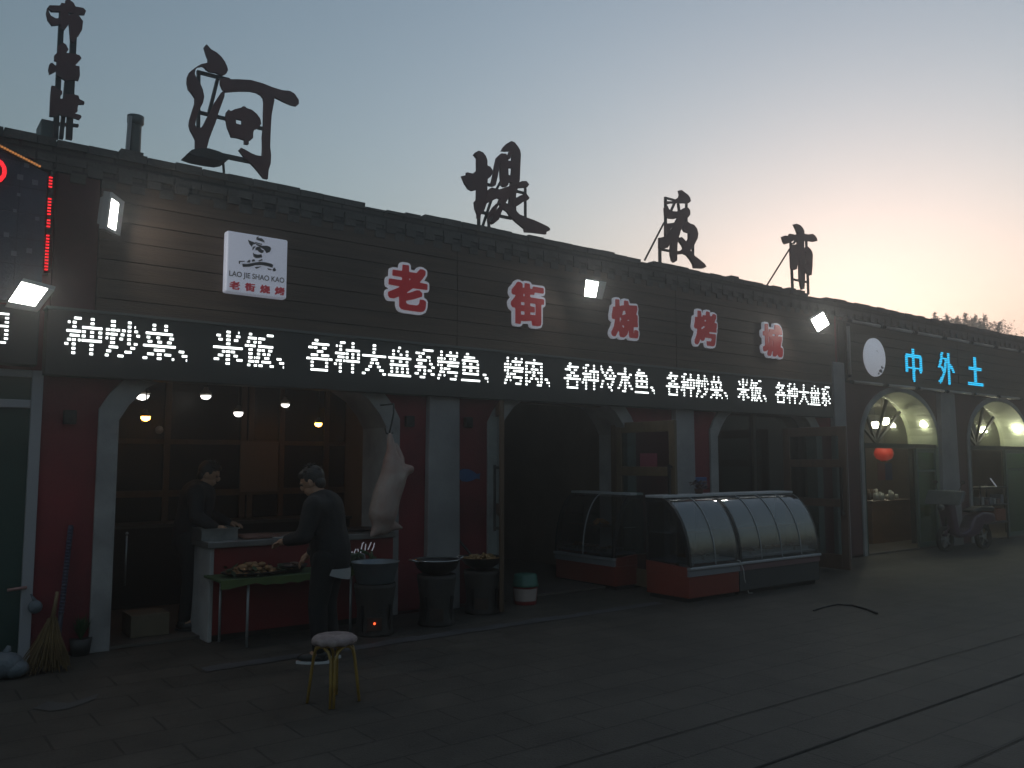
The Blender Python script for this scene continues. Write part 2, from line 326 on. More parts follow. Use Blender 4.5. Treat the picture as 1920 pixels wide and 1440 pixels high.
# ------------------------------------------------------------------ outlines of the sign characters (1/1000 em) and LED rows
GLYPH = {
'老': [[[[-90,-484],[331,-489],[399,-470],[435,-440],[460,-384],[471,-262],[455,-238],[399,-215],[311,-217],[303,-284],[289,-317],[264,-342],[219,-356],[39,-356],[-28,-341],[-44,-317],[-44,-295],[-28,-279],[152,-231],[365,-150],[367,-72],[298,-23],[219,-26],[51,-97],[-28,-117],[-27,-106],[129,7],[478,11],[500,18],[506,117],[498,139],[307,150],[306,161],[388,256],[449,340],[449,406],[433,426],[388,445],[309,445],[219,349],[39,346],[23,362],[21,473],[6,489],[-139,484],[-147,362],[-163,346],[-365,345],[-388,338],[-393,239],[-386,217],[-163,211],[-147,195],[-147,161],[-174,145],[-455,145],[-478,137],[-483,39],[-476,17],[-213,6],[-230,-19],[-487,-139],[-494,-161],[-491,-217],[-458,-262],[-433,-267],[-343,-267],[-242,-220],[-219,-220],[-213,-406],[-205,-429],[-163,-470]],[[28,170],[28,204],[62,209],[66,195],[39,170]]],[[[-90,-540],[320,-546],[388,-531],[472,-484],[516,-384],[525,-251],[500,-201],[427,-161],[420,-61],[433,-46],[534,-30],[561,28],[561,128],[545,175],[500,197],[430,206],[502,329],[505,406],[491,451],[399,498],[309,501],[261,484],[197,405],[129,401],[84,408],[75,484],[51,531],[-6,546],[-129,545],[-174,531],[-199,484],[-210,406],[-376,400],[-433,376],[-449,329],[-452,206],[-514,184],[-539,128],[-539,28],[-524,-17],[-439,-50],[-525,-95],[-547,-139],[-550,-206],[-514,-284],[-489,-308],[-444,-322],[-275,-309],[-269,-406],[-236,-484],[-185,-520]]]],
'街': [[[[-372,-491],[-236,-495],[-219,-479],[-217,-434],[-201,-418],[-109,-417],[109,-385],[125,-401],[139,-479],[155,-495],[316,-496],[385,-481],[402,-468],[425,-412],[426,17],[442,33],[511,41],[516,152],[488,169],[86,170],[70,186],[70,220],[86,236],[199,243],[208,288],[224,304],[488,306],[505,322],[506,412],[500,433],[477,440],[178,439],[162,423],[153,378],[86,373],[70,389],[61,491],[-63,496],[-91,479],[-98,380],[-155,373],[-169,378],[-161,423],[-168,468],[-236,496],[-305,496],[-333,479],[-380,412],[-490,299],[-493,220],[-482,197],[-454,181],[-385,179],[-373,164],[-414,107],[-505,17],[-517,-17],[-514,-62],[-477,-118],[-396,-125],[-380,-141],[-379,-468]],[[-213,-269],[-218,-209],[-211,-186],[-100,-186],[-93,-243],[-106,-265]],[[86,-244],[70,-231],[77,-186],[201,-180],[218,-152],[213,-53],[77,-39],[70,17],[86,33],[236,33],[253,6],[247,-240]],[[-201,-44],[-217,-28],[-211,28],[-109,33],[-93,17],[-100,-39]],[[-132,171],[-145,186],[-137,220],[-130,231],[-109,236],[-93,220],[-93,186],[-109,170]]],[[[-379,-547],[-224,-550],[-187,-536],[-144,-475],[17,-452],[73,-457],[98,-527],[155,-552],[316,-552],[419,-527],[448,-502],[482,-423],[484,-39],[559,6],[574,51],[571,164],[548,209],[500,226],[269,231],[282,246],[488,248],[537,265],[562,322],[557,440],[537,479],[488,496],[144,486],[100,536],[52,552],[-75,552],[-155,523],[-236,552],[-305,552],[-379,513],[-426,446],[-536,333],[-551,220],[-536,175],[-485,118],[-557,42],[-575,-17],[-560,-96],[-525,-152],[-438,-197],[-436,-479],[-419,-527]]]],
'烧': [[[[-461,-478],[-365,-478],[-254,-316],[-219,-354],[-211,-433],[-175,-477],[-51,-480],[21,-444],[79,-388],[130,-275],[141,-270],[148,-399],[162,-444],[187,-468],[461,-466],[494,-421],[508,-365],[503,-275],[447,-248],[368,-248],[352,-264],[345,-334],[322,-340],[317,-320],[322,-176],[469,-168],[485,-152],[485,-51],[474,-17],[486,17],[485,129],[479,140],[428,163],[475,298],[472,354],[458,397],[447,404],[164,383],[148,399],[128,489],[-6,493],[-22,478],[-25,365],[-130,347],[-164,327],[-187,327],[-203,343],[-209,487],[-232,494],[-343,489],[-351,466],[-352,309],[-368,293],[-435,285],[-486,62],[-480,-17],[-447,-33],[-379,-35],[-367,-51],[-410,-219],[-508,-376],[-505,-433]],[[-62,-242],[-114,-185],[-107,-172],[-85,-169],[-51,-170],[-35,-185],[-40,-213]],[[-187,-98],[-203,-73],[-203,17],[-187,33],[-153,26],[-130,-19],[-164,-41],[-173,-96]],[[85,-30],[84,-17],[119,-3],[156,-6],[167,-17],[164,-30]],[[-96,95],[-108,107],[-74,206],[-17,224],[17,217],[38,140]]],[[[-464,-534],[-379,-539],[-334,-524],[-266,-458],[-212,-522],[-153,-539],[-62,-539],[-17,-525],[96,-455],[150,-511],[198,-528],[447,-528],[520,-489],[565,-354],[562,-275],[525,-208],[542,-152],[533,-17],[543,118],[507,208],[531,287],[531,343],[492,446],[435,461],[322,449],[209,442],[164,536],[119,550],[-6,550],[-62,525],[-83,421],[-130,406],[-146,421],[-150,489],[-175,536],[-221,550],[-322,551],[-390,525],[-407,478],[-408,365],[-482,320],[-542,62],[-528,-51],[-434,-107],[-466,-208],[-550,-331],[-565,-421],[-542,-478]]]],
'烤': [[[[-456,-490],[-378,-495],[-355,-484],[-285,-388],[-254,-325],[-243,-324],[-197,-371],[-118,-371],[-62,-324],[-51,-278],[-28,-270],[243,-270],[265,-283],[256,-321],[231,-356],[39,-368],[34,-433],[49,-478],[62,-491],[310,-495],[370,-478],[412,-416],[428,-355],[451,-208],[446,-143],[423,-135],[164,-135],[149,-129],[147,-107],[175,-90],[478,-84],[485,-62],[482,51],[502,63],[508,84],[507,174],[491,190],[398,197],[397,208],[482,343],[484,411],[457,436],[412,450],[344,449],[288,375],[209,372],[193,388],[184,490],[51,494],[35,478],[26,377],[-107,370],[-118,364],[-132,321],[-164,315],[-191,332],[-199,478],[-342,478],[-353,298],[-457,285],[-474,152],[-507,39],[-507,-6],[-493,-28],[-446,-44],[-378,-46],[-366,-62],[-387,-163],[-421,-253],[-496,-377],[-493,-445]],[[-73,-234],[-90,-208],[-73,-196],[-62,-200],[-57,-220],[-62,-233]],[[-186,-52],[-201,-39],[-184,17],[-141,26],[-107,55],[-39,55],[-27,51],[-28,39],[-58,17]],[[-51,194],[-58,208],[-49,242],[26,242],[34,220],[26,197]]],[[[-463,-546],[-378,-551],[-333,-537],[-231,-421],[-118,-427],[-39,-385],[-26,-388],[6,-515],[73,-551],[322,-551],[401,-525],[434,-493],[471,-411],[508,-152],[541,-73],[542,6],[563,73],[563,174],[547,222],[501,253],[541,355],[526,456],[423,503],[344,506],[296,490],[254,443],[220,537],[175,551],[51,551],[-6,526],[-30,433],[-118,426],[-132,433],[-152,515],[-197,537],[-333,540],[-389,515],[-406,467],[-412,356],[-504,321],[-563,39],[-563,-6],[-541,-62],[-433,-118],[-466,-220],[-527,-310],[-552,-377],[-538,-478],[-493,-535]]]],
'城': [[[[-249,-481],[-139,-481],[-105,-435],[-65,-345],[-40,-329],[7,-334],[-22,-379],[-22,-435],[-9,-458],[28,-485],[119,-483],[210,-412],[233,-421],[275,-469],[324,-486],[426,-483],[483,-438],[510,-322],[507,-221],[460,-185],[403,-180],[391,-164],[462,28],[476,85],[476,130],[460,149],[437,158],[335,158],[301,132],[285,153],[285,187],[301,203],[471,205],[487,221],[483,333],[437,416],[375,469],[346,486],[267,497],[131,497],[115,481],[106,345],[-165,338],[-181,322],[-187,256],[-210,250],[-226,266],[-233,479],[-255,486],[-392,479],[-398,266],[-414,250],[-483,248],[-500,221],[-494,121],[-414,112],[-398,96],[-398,-164],[-414,-183],[-505,-221],[-510,-277],[-488,-345],[-471,-361],[-403,-361],[-259,-311],[-255,-322],[-291,-379],[-295,-435],[-283,-458]],[[-17,-190],[-32,-175],[-22,-141],[-22,-6],[-6,9],[10,-6],[11,-107],[-1,-175]],[[-210,-111],[-221,-106],[-227,-85],[-227,85],[-220,107],[-199,112],[-183,96],[-182,-28],[-194,-96]],[[-6,137],[-22,153],[-15,198],[108,203],[124,187],[117,141]]],[[[-250,-537],[-142,-540],[-62,-491],[-17,-528],[28,-542],[119,-540],[210,-495],[324,-542],[414,-542],[483,-517],[530,-469],[567,-322],[567,-232],[545,-175],[470,-119],[533,85],[526,164],[544,221],[542,334],[483,450],[392,528],[267,554],[187,554],[83,537],[57,481],[56,413],[28,396],[-163,401],[-186,515],[-233,540],[-380,542],[-426,528],[-454,469],[-455,322],[-541,277],[-556,232],[-553,119],[-531,74],[-462,51],[-454,28],[-455,-130],[-543,-175],[-567,-232],[-567,-277],[-530,-390],[-471,-418],[-360,-413],[-329,-492]]]],
}
LEDROWS = {
'种': [33031936, 864028416, 58982398, 2147190542, 267618062, 1000079358, 3816818432, 58722048, 58722048],
'炒': [125832704, 125832736, 2008665656, 2011401742, 1736904192, 125832760, 267387360, 1006649088, 1880064000],
'菜': [7343616, 7343616, 536870896, 235339896, 126075360, 2147483646, 2095104, 132368352, 2013511692],
'、': [0, 0, 0, 0, 0, 0, 2080374784, 260046848, 8388608],
'米': [245792, 251904240, 63161280, 245760, 2147483646, 3923456, 65258432, 1040433278, 245760],
'饭': [234881532, 536082432, 947093504, 4158914556, 252164216, 252124384, 254740416, 266223600, 473554974],
'各': [3932160, 33554400, 527965952, 520192, 66863072, 2080374750, 58720704, 58720704, 67108800],
'大': [245760, 245760, 229376, 2147483646, 1044480, 1981440, 7868160, 130023920, 2013265950],
'盘': [229376, 59113696, 58777824, 2147483646, 251781344, 536870880, 236730480, 236730480, 2147483646],
'系': [262128, 265224192, 15736576, 134209792, 33030624, 536854588, 31573952, 520208508, 4161536],
'烤': [117454860, 117964796, 1999649248, 2012217343, 1728184318, 121561088, 266469372, 1009778744, 1879056368],
'鱼': [7864320, 67107840, 536870880, 251904112, 268435440, 251904112, 268435440, 0, 1073741820],
'肉': [114688, 1073741820, 940015644, 941522460, 971228060, 940032028, 943472156, 968885020, 939526136],
'冷': [805321728, 1006759680, 252641760, 16268350, 2097136, 251658720, 469960576, 2013330432, 1792],
'水': [245760, 245760, 2147205368, 8124288, 15989760, 63162240, 251904496, 2013511710, 4161536]}
CYANROWS = {
'中': [14336, 14336, 14336, 4194300, 8388606, 7354382, 7354382, 7354382, 7354382, 7354382, 8388606, 7355422, 7354380, 14336, 14336, 14336, 14336, 6144],
'外': [459648, 918400, 918400, 1047424, 1850240, 3947392, 3699680, 7369720, 16675772, 517006, 254855, 115584, 230272, 459648, 1966976, 3933056, 16253824, 2098048],
'土': [15360, 15360, 15360, 15360, 15360, 15360, 4194300, 4194300, 15360, 15360, 15360, 15360, 15360, 15360, 15360, 16777215, 16777215, 0]}
# ------------------------------------------------------------------ ground
def paving():
    mm = brick_mat('paving', (.076, .067, .057), (.064, .057, .049), (.038, .034, .030), .62, .325, axis='XY', gap=.008, rough=.62, bump=.6)
    return mm
b = MB(); b.face([(-90, -110, 0), (130, -110, 0), (130, 90, 0), (-90, 90, 0)])
g = struct(b.build('ground', paving()))
b = MB(); rnd = random.Random(3)
zz = [(x, -1.30+rnd.uniform(-.02, .02)) for x in [2.2+.25*i for i in range(22)]]
for i in range(len(zz)-1):
    (x0, y0), (x1, y1) = zz[i], zz[i+1]
    b.face([(x0, y0, .005), (x1, y1, .005), (x1, y1+.16+rnd.uniform(-.05, .05), .005), (x0, y0+.16, .005)])
struct(b.build('pavement_strip', mat('worn_kerb', (.035, .035, .038), .6, c2=(.10, .10, .108), scale=1.6, detail=8)))
b = MB()
pts = [P(x, y, z=.005) for x, y in ((62, 1328), (90, 1315), (130, 1318), (185, 1300), (180, 1310), (130, 1328), (95, 1333))]
b.face(pts); struct(b.build('puddle_stain', mat('pale_stain', (.075, .075, .075), .6, c2=(.05, .05, .05), scale=4)))

for yy_, w_ in ((-5.21, .014), (-5.87, .007), (-4.56, .006)):
    b = MB(); x_ = -30.0; rnd = random.Random(int(w_*1e4))
    while x_ < 60:
        b.face([(x_, yy_-w_*rnd.uniform(.35, .65), .005), (x_+.6, yy_-w_*rnd.uniform(.35, .65), .005), (x_+.6, yy_+w_*rnd.uniform(.35, .65), .005), (x_, yy_+w_*rnd.uniform(.35, .65), .005)]); x_ += .6
    struct(b.build('paving_joint', mat('joint_dirt', (.022, .020, .018), .9)))
# ------------------------------------------------------------------ building shells
ARCH = [(0, 2.02), (.08, 2.16), (.22, 2.32), (.45, 2.46), (.8, 2.52)]
def opening(x0, x1, grow=0.0):
    """outline of an arched opening from its left foot over the head to its right foot"""
    l = [(x0-grow, 0)]+[(x0-grow+dx, z+grow*.6) for dx, z in ARCH]
    r = [(x1+grow-dx, z+grow*.6) for dx, z in ARCH[::-1]]+[(x1+grow, 0)]
    return l+r
def round_arch(x0, x1, spring, rise, grow=0.0, n=20):
    c = (x0+x1)/2; a = (x1-x0)/2+grow
    return [(x0-grow, 0)]+[(c-a*math.cos(math.pi*k/n), spring+(rise+grow)*math.sin(math.pi*k/n)**.92) for k in range(n+1)]+[(x1+grow, 0)]
def wall_with(xa, xb, ztop, ops):
    o = [(xa, 0)]
    for p in ops: o += p
    return o+[(xb, 0), (xb, ztop), (xa, ztop)]
def trim_poly(inner, outer): return inner+outer[::-1]

XA, XB = WX(72, 0, 900), WX(1574, 0, 800)          # party walls of the middle restaurant
XL = -9.0
XR = 46.0
PARA_Z0, PARA_Z1 = 4.17, 4.46
op1 = (WX(212, 0, 950), WX(722, 0, 950)); op2 = (WX(932, 0, 900), 8.14); op3 = (WX(1343, 0, 880), WX(1530, 0, 880))

shop = thing('restaurant_building', 'long red walled grill restaurant with brown plank fascia and arched white trimmed openings', 'building', ((XA+XB)/2, 0, 0))
MB().prism(wall_with(XA, XB, 4.2, [opening(*op1), opening(*op2), opening(*op3)]), 0, .5).build('wall', M_red, shop)
for a, c in (op1, op2, op3):
    MB().prism(trim_poly(opening(a, c), opening(a, c, .155)), -.035, 0.0).build('arch_trim', M_white, shop, bevel=.006)
    # plastered reveal lining the thickness of the wall
    q = MB(); o = opening(a, c)
    for i in range(len(o)-1):
        (xa, za), (xb, zb) = o[i], o[i+1]
        dx, dz = xb-xa, zb-za; n = math.hypot(dx, dz); nx, nz = dz/n*.012, -dx/n*.012
        q.hexa([(xa, -.034, za), (xb, -.034, zb), (xb+nx, -.034, zb+nz), (xa+nx, -.034, za+nz), (xa, .52, za), (xb, .52, zb), (xb+nx, .52, zb+nz), (xa+nx, .52, za+nz)])
    q.build('reveal', M_white, shop)
def pilaster(x0, x1, parent, material, z1=2.5, y=-.09, flare=.02):
    MB().hexa([(x0-flare, y, 0), (x1+flare, y, 0), (x1+flare, 0, 0), (x0-flare, 0, 0), (x0, y, z1), (x1, y, z1), (x1, 0, z1), (x0, 0, z1)]).build('pilaster', material, parent, bevel=.012)
pilaster(WX(806, -.09), WX(862, -.09), shop, M_pil)
pilaster(WX(1268, -.09), WX(1302, -.09), shop, M_pil)
pilaster(WX(1563, -.09, 700), WX(1584, -.09, 700), shop, M_pil, 3.35)
# plank fascia
FX0, FX1 = WX(186, -.06, 450), WX(1566, -.06, 640)
b = MB(); b.box(FX0, FX1, -.03, 0.0, 2.9, 4.17); b.build('fascia_backing', M_seam, shop)
b = MB(); rnd = random.Random(5)
seams = [FX0, WX(858, -.06, 560), WX(1268, -.06, 600), FX1]
for k in range(7):
    z0 = 2.92+k*.179
    for s0, s1 in zip(seams[:-1], seams[1:]):
        yy = -.055+rnd.uniform(-.004, .004)
        b.box(s0+.003, s1-.003, yy, -.03, z0+.003, z0+.176+rnd.uniform(-.003, .001))
b.build('fascia_planks', M_wood, shop, bevel=.003, seg=1)
MB().box(XA+.02, FX0-.01, -.05, 0, 2.4, 4.17).build('corner_pier', mat('dark_red_pier', (.085, .018, .022), .8, c2=(.05, .014, .018), scale=2, bump=.2), shop)

def parapet(x0, x1, parent, seed, broken=True):
    rnd = random.Random(seed)
    MB().box(x0, x1, -.05, .24, PARA_Z0, PARA_Z1-.07).build('parapet', M_brick, parent)
    b = MB(); x = x0
    while x < x1-.05:
        L = min(.245, x1-x)
        b.box(x+.005, x+L-.005, -.072+rnd.uniform(-.006, .006), -.05, PARA_Z0+.075, PARA_Z0+.14)      # running course
        if rnd.random() > .06: b.box(x+.005, x+.125, -.082+rnd.uniform(-.006, .006), -.05, PARA_Z0+.0, PARA_Z0+.07)   # dog tooth course
        b.box(x+.12, x+L-.004, -.066+rnd.uniform(-.006, .006), -.05, PARA_Z0-.07, PARA_Z0-.005)
        x += .25
    b.build('dentil_course', M_bricksolid, parent)
    b = MB(); x = x0; gap = 0
    while x < x1-.05:
        L = min(.25, x1-x)
        h = rnd.uniform(-.012, .012)
        if broken and rnd.random() < .07: gap = rnd.choice((1, 2, 3))
        if gap > 0: gap -= 1; h -= rnd.uniform(.035, .06)
        b.box(x+.004, x+L-.004, -.075+rnd.uniform(-.012, .012), .26, PARA_Z1-.07, PARA_Z1+h)
        if broken and rnd.random() < .05: b.box(x+.03, x+L*.9, -.02, .2, PARA_Z1+h, PARA_Z1+h+.05)
        x += .25
    b.build('coping', M_bricksolid, parent)
parapet(XA, XB, shop, 11)
MB().box(XA, XB, .24, 9.0, 4.0, 4.15).build('roof', mat('roof_felt', (.05, .05, .05), .9), shop)
for bx in ((XA+.2, XB-.2, 8.8, 9.0, 0, 4.0), (XA, XA+.2, .5, 9.0, 0, 4.0), (XB-.2, XB, .5, 9.0, 0, 4.0)): MB().box(*bx).build('outer_wall', M_inner, shop)
xi1, xi2 = (op1[1]+op2[0])/2+.1, op2[1]+.55
for xx in (xi1, xi2): MB().box(xx-.06, xx+.06, .5, 6, 0, 3.0).build('partition_wall', M_inner, shop)
MB().box(XA+.2, XB-.2, .5, 8.8, 3.0, 3.08).build('ceiling', M_ceil, shop)
MB().box(XA+.2, XB-.2, .0, 8.8, .004, .03).build('floor', M_floor, shop)
# glazed partition at the back of the grill room
YB = 2.6
b = MB()
x0, x1 = XA+.2, xi1-.06
zt, zs = WZ(330, 828, YB), WZ(330, 925, YB)
b.box(x0, x1, YB, YB+.06, zt-.03, zt+.03); b.box(x0, x1, YB, YB+.06, zs-.04, zs+.04); b.box(x0, x1, YB, YB+.06, 2.9, 3.0)
for px in (313, 456, 470, 528, 612, 652):
    xx = WX(px, YB, 850); b.box(xx-.035, xx+.035, YB-.01, YB+.07, .03, 2.96)
b.build('partition_frame', M_brown, shop)
MB().box(x0, x1, YB+.025, YB+.035, .9, 2.9).build('partition_glazing', glass('smoked_glass', (.2, .17, .14), .0, .4), shop)
MB().box(x0, x1, YB+.01, YB+.05, .03, .9).build('partition_panel', M_brown, shop)
b = MB(); xa, xb = WX(455, YB-.1, 850), WX(526, YB-.1, 850)
b.box(xa, xb, YB-.03, YB-.012, zs, WZ(490, 828, YB)); b.build('wall_panel', mat('beige_panel', (.14, .10, .075), .7), shop)
# mirror framed in pale wood by the right reveal
xa, xb = WX(655, YB-.1, 850), WX(700, YB-.1, 850)
b = MB(); z0, z1 = WZ(660, 895, YB), WZ(660, 822, YB)
b.box(xa, xa+.06, YB-.06, YB-.02, z0, z1); b.box(xb-.06, xb, YB-.06, YB-.02, z0, z1); b.box(xa+.06, xb-.06, YB-.06, YB-.02, z0, z0+.05); b.box(xa+.06, xb-.06, YB-.06, YB-.02, z1-.05, z1)
b.build('hatch_frame', mat('pale_wood', (.25, .15, .07), .6), shop)
# door frames in the middle and right openings
def frame(x0, x1, y, z1, w=.07, d=.09, mull=(), rail=()):
    b = MB(); b.box(x0, x0+w, y, y+d, .03, z1); b.box(x1-w, x1, y, y+d, .03, z1); b.box(x0+w, x1-w, y, y+d, z1-w, z1)
    for q in mull: b.box(q-w/2, q+w/2, y+.002, y+d-.002, .03, z1-w)
    for q in rail: b.box(x0+w, x1-w, y+.004, y+d-.004, q-w/2, q+w/2)
    return b
frame(op2[0]+.014, op2[1]-.014, .12, 2.44).build('door_frame', M_brown, shop)
fr3 = frame(op3[0]+.014, op3[1]-.014, .16, 2.46, mull=(WX(1412, .2, 850),), rail=(.95,)).build('window_frame', mat('dark_frame', (.03, .026, .022), .5), shop)
MB().box(op3[0]+.08, op3[1]-.08, .20, .21, .98, 2.39).build('window_pane', glass('green_glass', (.35, .48, .44), .03), shop)
MB().box(op3[0]+.08, op3[1]-.08, .19, .22, .03, .92).build('window_apron', M_dark, shop)
b = MB(); xe = op3[1]+.35
b.box(xi2+.06, xe+2, 4.2, 4.3, 0, 3.0); b.build('back_room_wall', mat('pale_green_wall', (.20, .27, .25), .7), shop)

# left neighbour
nb = thing('neighbour_building', 'neighbouring shop at the left edge with white framed glass door', 'building', ((XL+XA)/2, 0, 0))
xd0, xd1 = WX(-420, -.03, 900), WX(66, -.03, 900)
MB().prism([(XL, 0), (xd0, 0), (xd0, 2.42), (XA-.03, 2.42), (XA-.03, 0), (XA, 0), (XA, 4.2), (XL, 4.2)], 0, .4).build('wall', M_red, nb)
parapet(XL, XA, nb, 12)
MB().box(XL, XA, .24, 9, 4.0, 4.15).build('roof', MATS['roof_felt'], nb)
for bx in ((XL, XA-.01, 5, 5.2, 0, 4), (XL, XL+.2, .4, 5, 0, 4)): MB().box(*bx).build('outer_wall', M_inner, nb)
MB().box(XL+.2, XA-.01, .4, 5, 2.9, 3.0).build('ceiling', M_ceil, nb)
MB().box(XL+.2, XA-.01, 0, 5, .004, .03).build('floor', M_floor, nb)
ztr = WZ(40, 757, -.03)
b = MB(); fy0, fy1 = -.05, .03
b.box(XA-.09, XA-.005, fy0, fy1, 0, 2.42); b.box(xd0, xd0+.08, fy0, fy1, 0, 2.42); b.box(xd0+.08, XA-.09, fy0+.01, fy1, ztr-.035, ztr+.035); b.box(xd0+.08, XA-.09, fy0+.01, fy1, 2.36, 2.42)
xm = (xd0+XA)/2; b.box(xm-.04, xm+.04, fy0+.012, fy1, 0.02, ztr-.035)
df = b.build('door_frame', M_alu, nb, bevel=.006)
pn = MB().box(xd0+.08, XA-.09, -.012, -.004, .03, 2.36).build('door_pane', mat('teal_glass', (.040, .075, .066), .10, c2=(.03, .055, .05), scale=1.5), nb)
b = MB(); xe = XA-.16
b.prism([(xd0+.1, ztr+.08), (WX(2, .0, 745), ztr+.10), (WX(9, 0, 745), ztr+.05), (WX(25, 0, 740), ztr+.12), (WX(45, 0, 740), ztr+.10), (xe, ztr+.10), (xe, 2.33), (WX(25, 0, 705), 2.29), (xd0+.1, 2.33)], .02, .03)
b.build('curtain', mat('yellow_curtain', (.30, .25, .09), .85, c2=(.20, .17, .06), scale=5), nb)

# right neighbour with pointed round arches
XW = WX(1763, 0, 800)
rb = thing('neighbour_building', 'neighbouring shop on the right with lamplit round arches and plank fascia', 'building', ((XB+XR)/2, 0, 0))
SPR, RISE = 1.98, .97
arches = [(WX(1617, 0, 850), WX(1757, 0, 850)), (WX(1817, 0, 850), WX(1817, 0, 850)+2.85)]
pitch = arches[1][0]-arches[0][0]
while arches[-1][1]+pitch < XR-1: arches.append((arches[-1][0]+pitch, arches[-1][0]+pitch+2.75))
MB().prism(wall_with(XB, XR, 4.2, [round_arch(a, c, SPR, RISE) for a, c in arches]), 0, .55).build('wall', mat('dull_red_paint', (.11, .042, .042), .8, c2=(.07, .034, .034), scale=1.4, bump=.2, bscale=40), rb)
parapet(XB, XR, rb, 13, broken=False)
MB().box(XB, XR, .24, 9, 4.0, 4.15).build('roof', MATS['roof_felt'], rb)
for bx in ((XB+.01, XR, 5, 5.2, 0, 4), (XR-.2, XR, .55, 5, 0, 4)): MB().box(*bx).build('outer_wall', mat('warm_wall', (.20, .13, .08), .8, c2=(.13, .085, .055), scale=1), rb)
MB().box(XB+.01, XR-.2, .55, 5, 3.0, 3.1).build('ceiling', M_ceil, rb)
MB().box(XB+.01, XR-.2, 0, 5, .004, .03).build('floor', M_floor, rb)
for a, c in arches:
    MB().prism(trim_poly(round_arch(a, c, SPR, RISE), round_arch(a, c, SPR, RISE, .09)), -.03, 0).build('arch_trim', M_white, rb)
    q = MB(); o = round_arch(a, c, SPR, RISE)
    for i in range(len(o)-1):
        (xa, za), (xb, zb) = o[i], o[i+1]
        dx, dz = xb-xa, zb-za; n = math.hypot(dx, dz)
        if n < 1e-5: continue
        nx, nz = dz/n*.012, -dx/n*.012
        q.hexa([(xa, -.029, za), (xb, -.029, zb), (xb+nx, -.029, zb+nz), (xa+nx, -.029, za+nz), (xa, .57, za), (xb, .57, zb), (xb+nx, .57, zb+nz), (xa+nx, .57, za+nz)])
    q.build('reveal', M_green, rb)
    # fanlight with radiating bars and a transom
    cx = (a+c)/2; hw = (c-a)/2-.015
    MB().box(a+.015, c-.015, .0, .075, SPR-.075, SPR-.005).build('transom', mat('green_black_frame', (.02, .022, .018), .5), rb); MB().box(a+.015, a+.10, .002, .07, .0, SPR-.076).build('door_post', MATS['green_black_frame'], rb)
    b = MB(); b.box(a+.015, c-.015, .46, .54, SPR-.08, SPR)
    for ang in (35, 62, 118, 145):
        r2 = 1/math.sqrt((math.cos(R(ang))/hw)**2+(math.sin(R(ang))/(RISE-.03))**2)*.98
        b.bar((cx, .5, SPR+.02), (cx+r2*math.cos(R(ang)), .5, SPR+r2*math.sin(R(ang))), .045, .05)
    b.box(a+.015, a+.08, .46, .54, .03, SPR-.08); b.box(c-.08, c-.015, .46, .54, .03, SPR-.08)
    b.build('fanlight_frame', mat('green_black_frame', (.02, .022, .018), .5), rb)
    MB().prism([(x, z) for x, z in round_arch(a+.02, c-.02, SPR, RISE-.03)[1:-1]], .498, .504).build('fanlight_pane', glass('clear_glass', (.85, .85, .8), .02), rb)
pilaster(WX(1765, -.1, 760), WX(1791, -.1, 760), rb, M_pil, 3.03, -.1, .10)
for k in range(1, 8): pilaster(arches[k][1]+.14, arches[k][1]+.72, rb, M_pil, 3.03, -.1, .06)
GX0 = WX(1588, -.07, 660)
b = MB(); b.box(XB+.02, XR, -.03, 0, 3.03, 4.12); b.build('fascia_backing', M_seam, rb)
b = MB(); rnd = random.Random(8)
x = GX0
while x < XR-.1:
    L = min(4.1, XR-x)
    for k in range(6):
        z0 = 3.06+k*.172; yy = -.055+rnd.uniform(-.004, .004)
        b.box(x+.004, x+L-.004, yy, -.03, z0+.005, z0+.168)
    x += L
b.build('fascia_planks', mat('fascia_wood_pale', (.11, .085, .062), .75, c2=(.07, .052, .038), scale=3, bump=.3, bscale=24, stretch=(.35, 1, 5)), rb, bevel=.006, seg=1)

# ------------------------------------------------------------------ sign characters on the fascia
CH = {'老': 'first red character from the left, large and white outlined, nearest the square logo board',
      '街': 'second red character from the left, white outlined, three narrow columns of strokes',
      '烧': 'third red character from the left, white outlined, just right of the middle floodlight',
      '烤': 'fourth red character from the left, white outlined, below the slanting rod of a rooftop letter',
      '城': 'fifth and smallest looking red character, white outlined, left of the far diamond floodlight'}
BOXES = {'老': (724, 487, 806, 592), '街': (955, 522, 1024, 618), '烧': (1144, 555, 1200, 641), '烤': (1300, 576, 1347, 655), '城': (1429, 601, 1470, 675)}
def glyph_loops(ch, k, x0, x1, z0, z1):
    ref = GLYPH[ch][1][0]; xs = [p[0] for p in ref]; zs = [p[1] for p in ref]
    fx = lambda v: x0+(v-min(xs))/(max(xs)-min(xs))*(x1-x0); fz = lambda v: z0+(v-min(zs))/(max(zs)-min(zs))*(z1-z0)
    return [[(fx(p[0]), fz(p[1])) for p in l] for l in GLYPH[ch][k]]
for ch, (u0, v0, u1, v1) in BOXES.items():
    Y = -.11; uc = (u0+u1)/2; vc = (v0+v1)/2
    x0, x1 = WX(u0, Y, vc), WX(u1, Y, vc); zc = WZ(uc, vc, Y)
    sh = abs(WZ(u1, vc, Y)-WZ(u0, vc, Y))
    hh = (WZ(uc, v0, Y)-WZ(uc, v1, Y))/2-.03
    t = thing('sign_character', CH[ch], 'sign character', ((x0+x1)/2, -.06, zc-hh), group='red characters of the plank fascia')
    MB().loops(glyph_loops(ch, 1, x0, x1, zc-hh, zc+hh), -.098, -.058).build('backing', M_signwhite, t)
    MB().loops(glyph_loops(ch, 0, x0, x1, zc-hh, zc+hh), -.108, -.0995).build('face', M_signred, t)

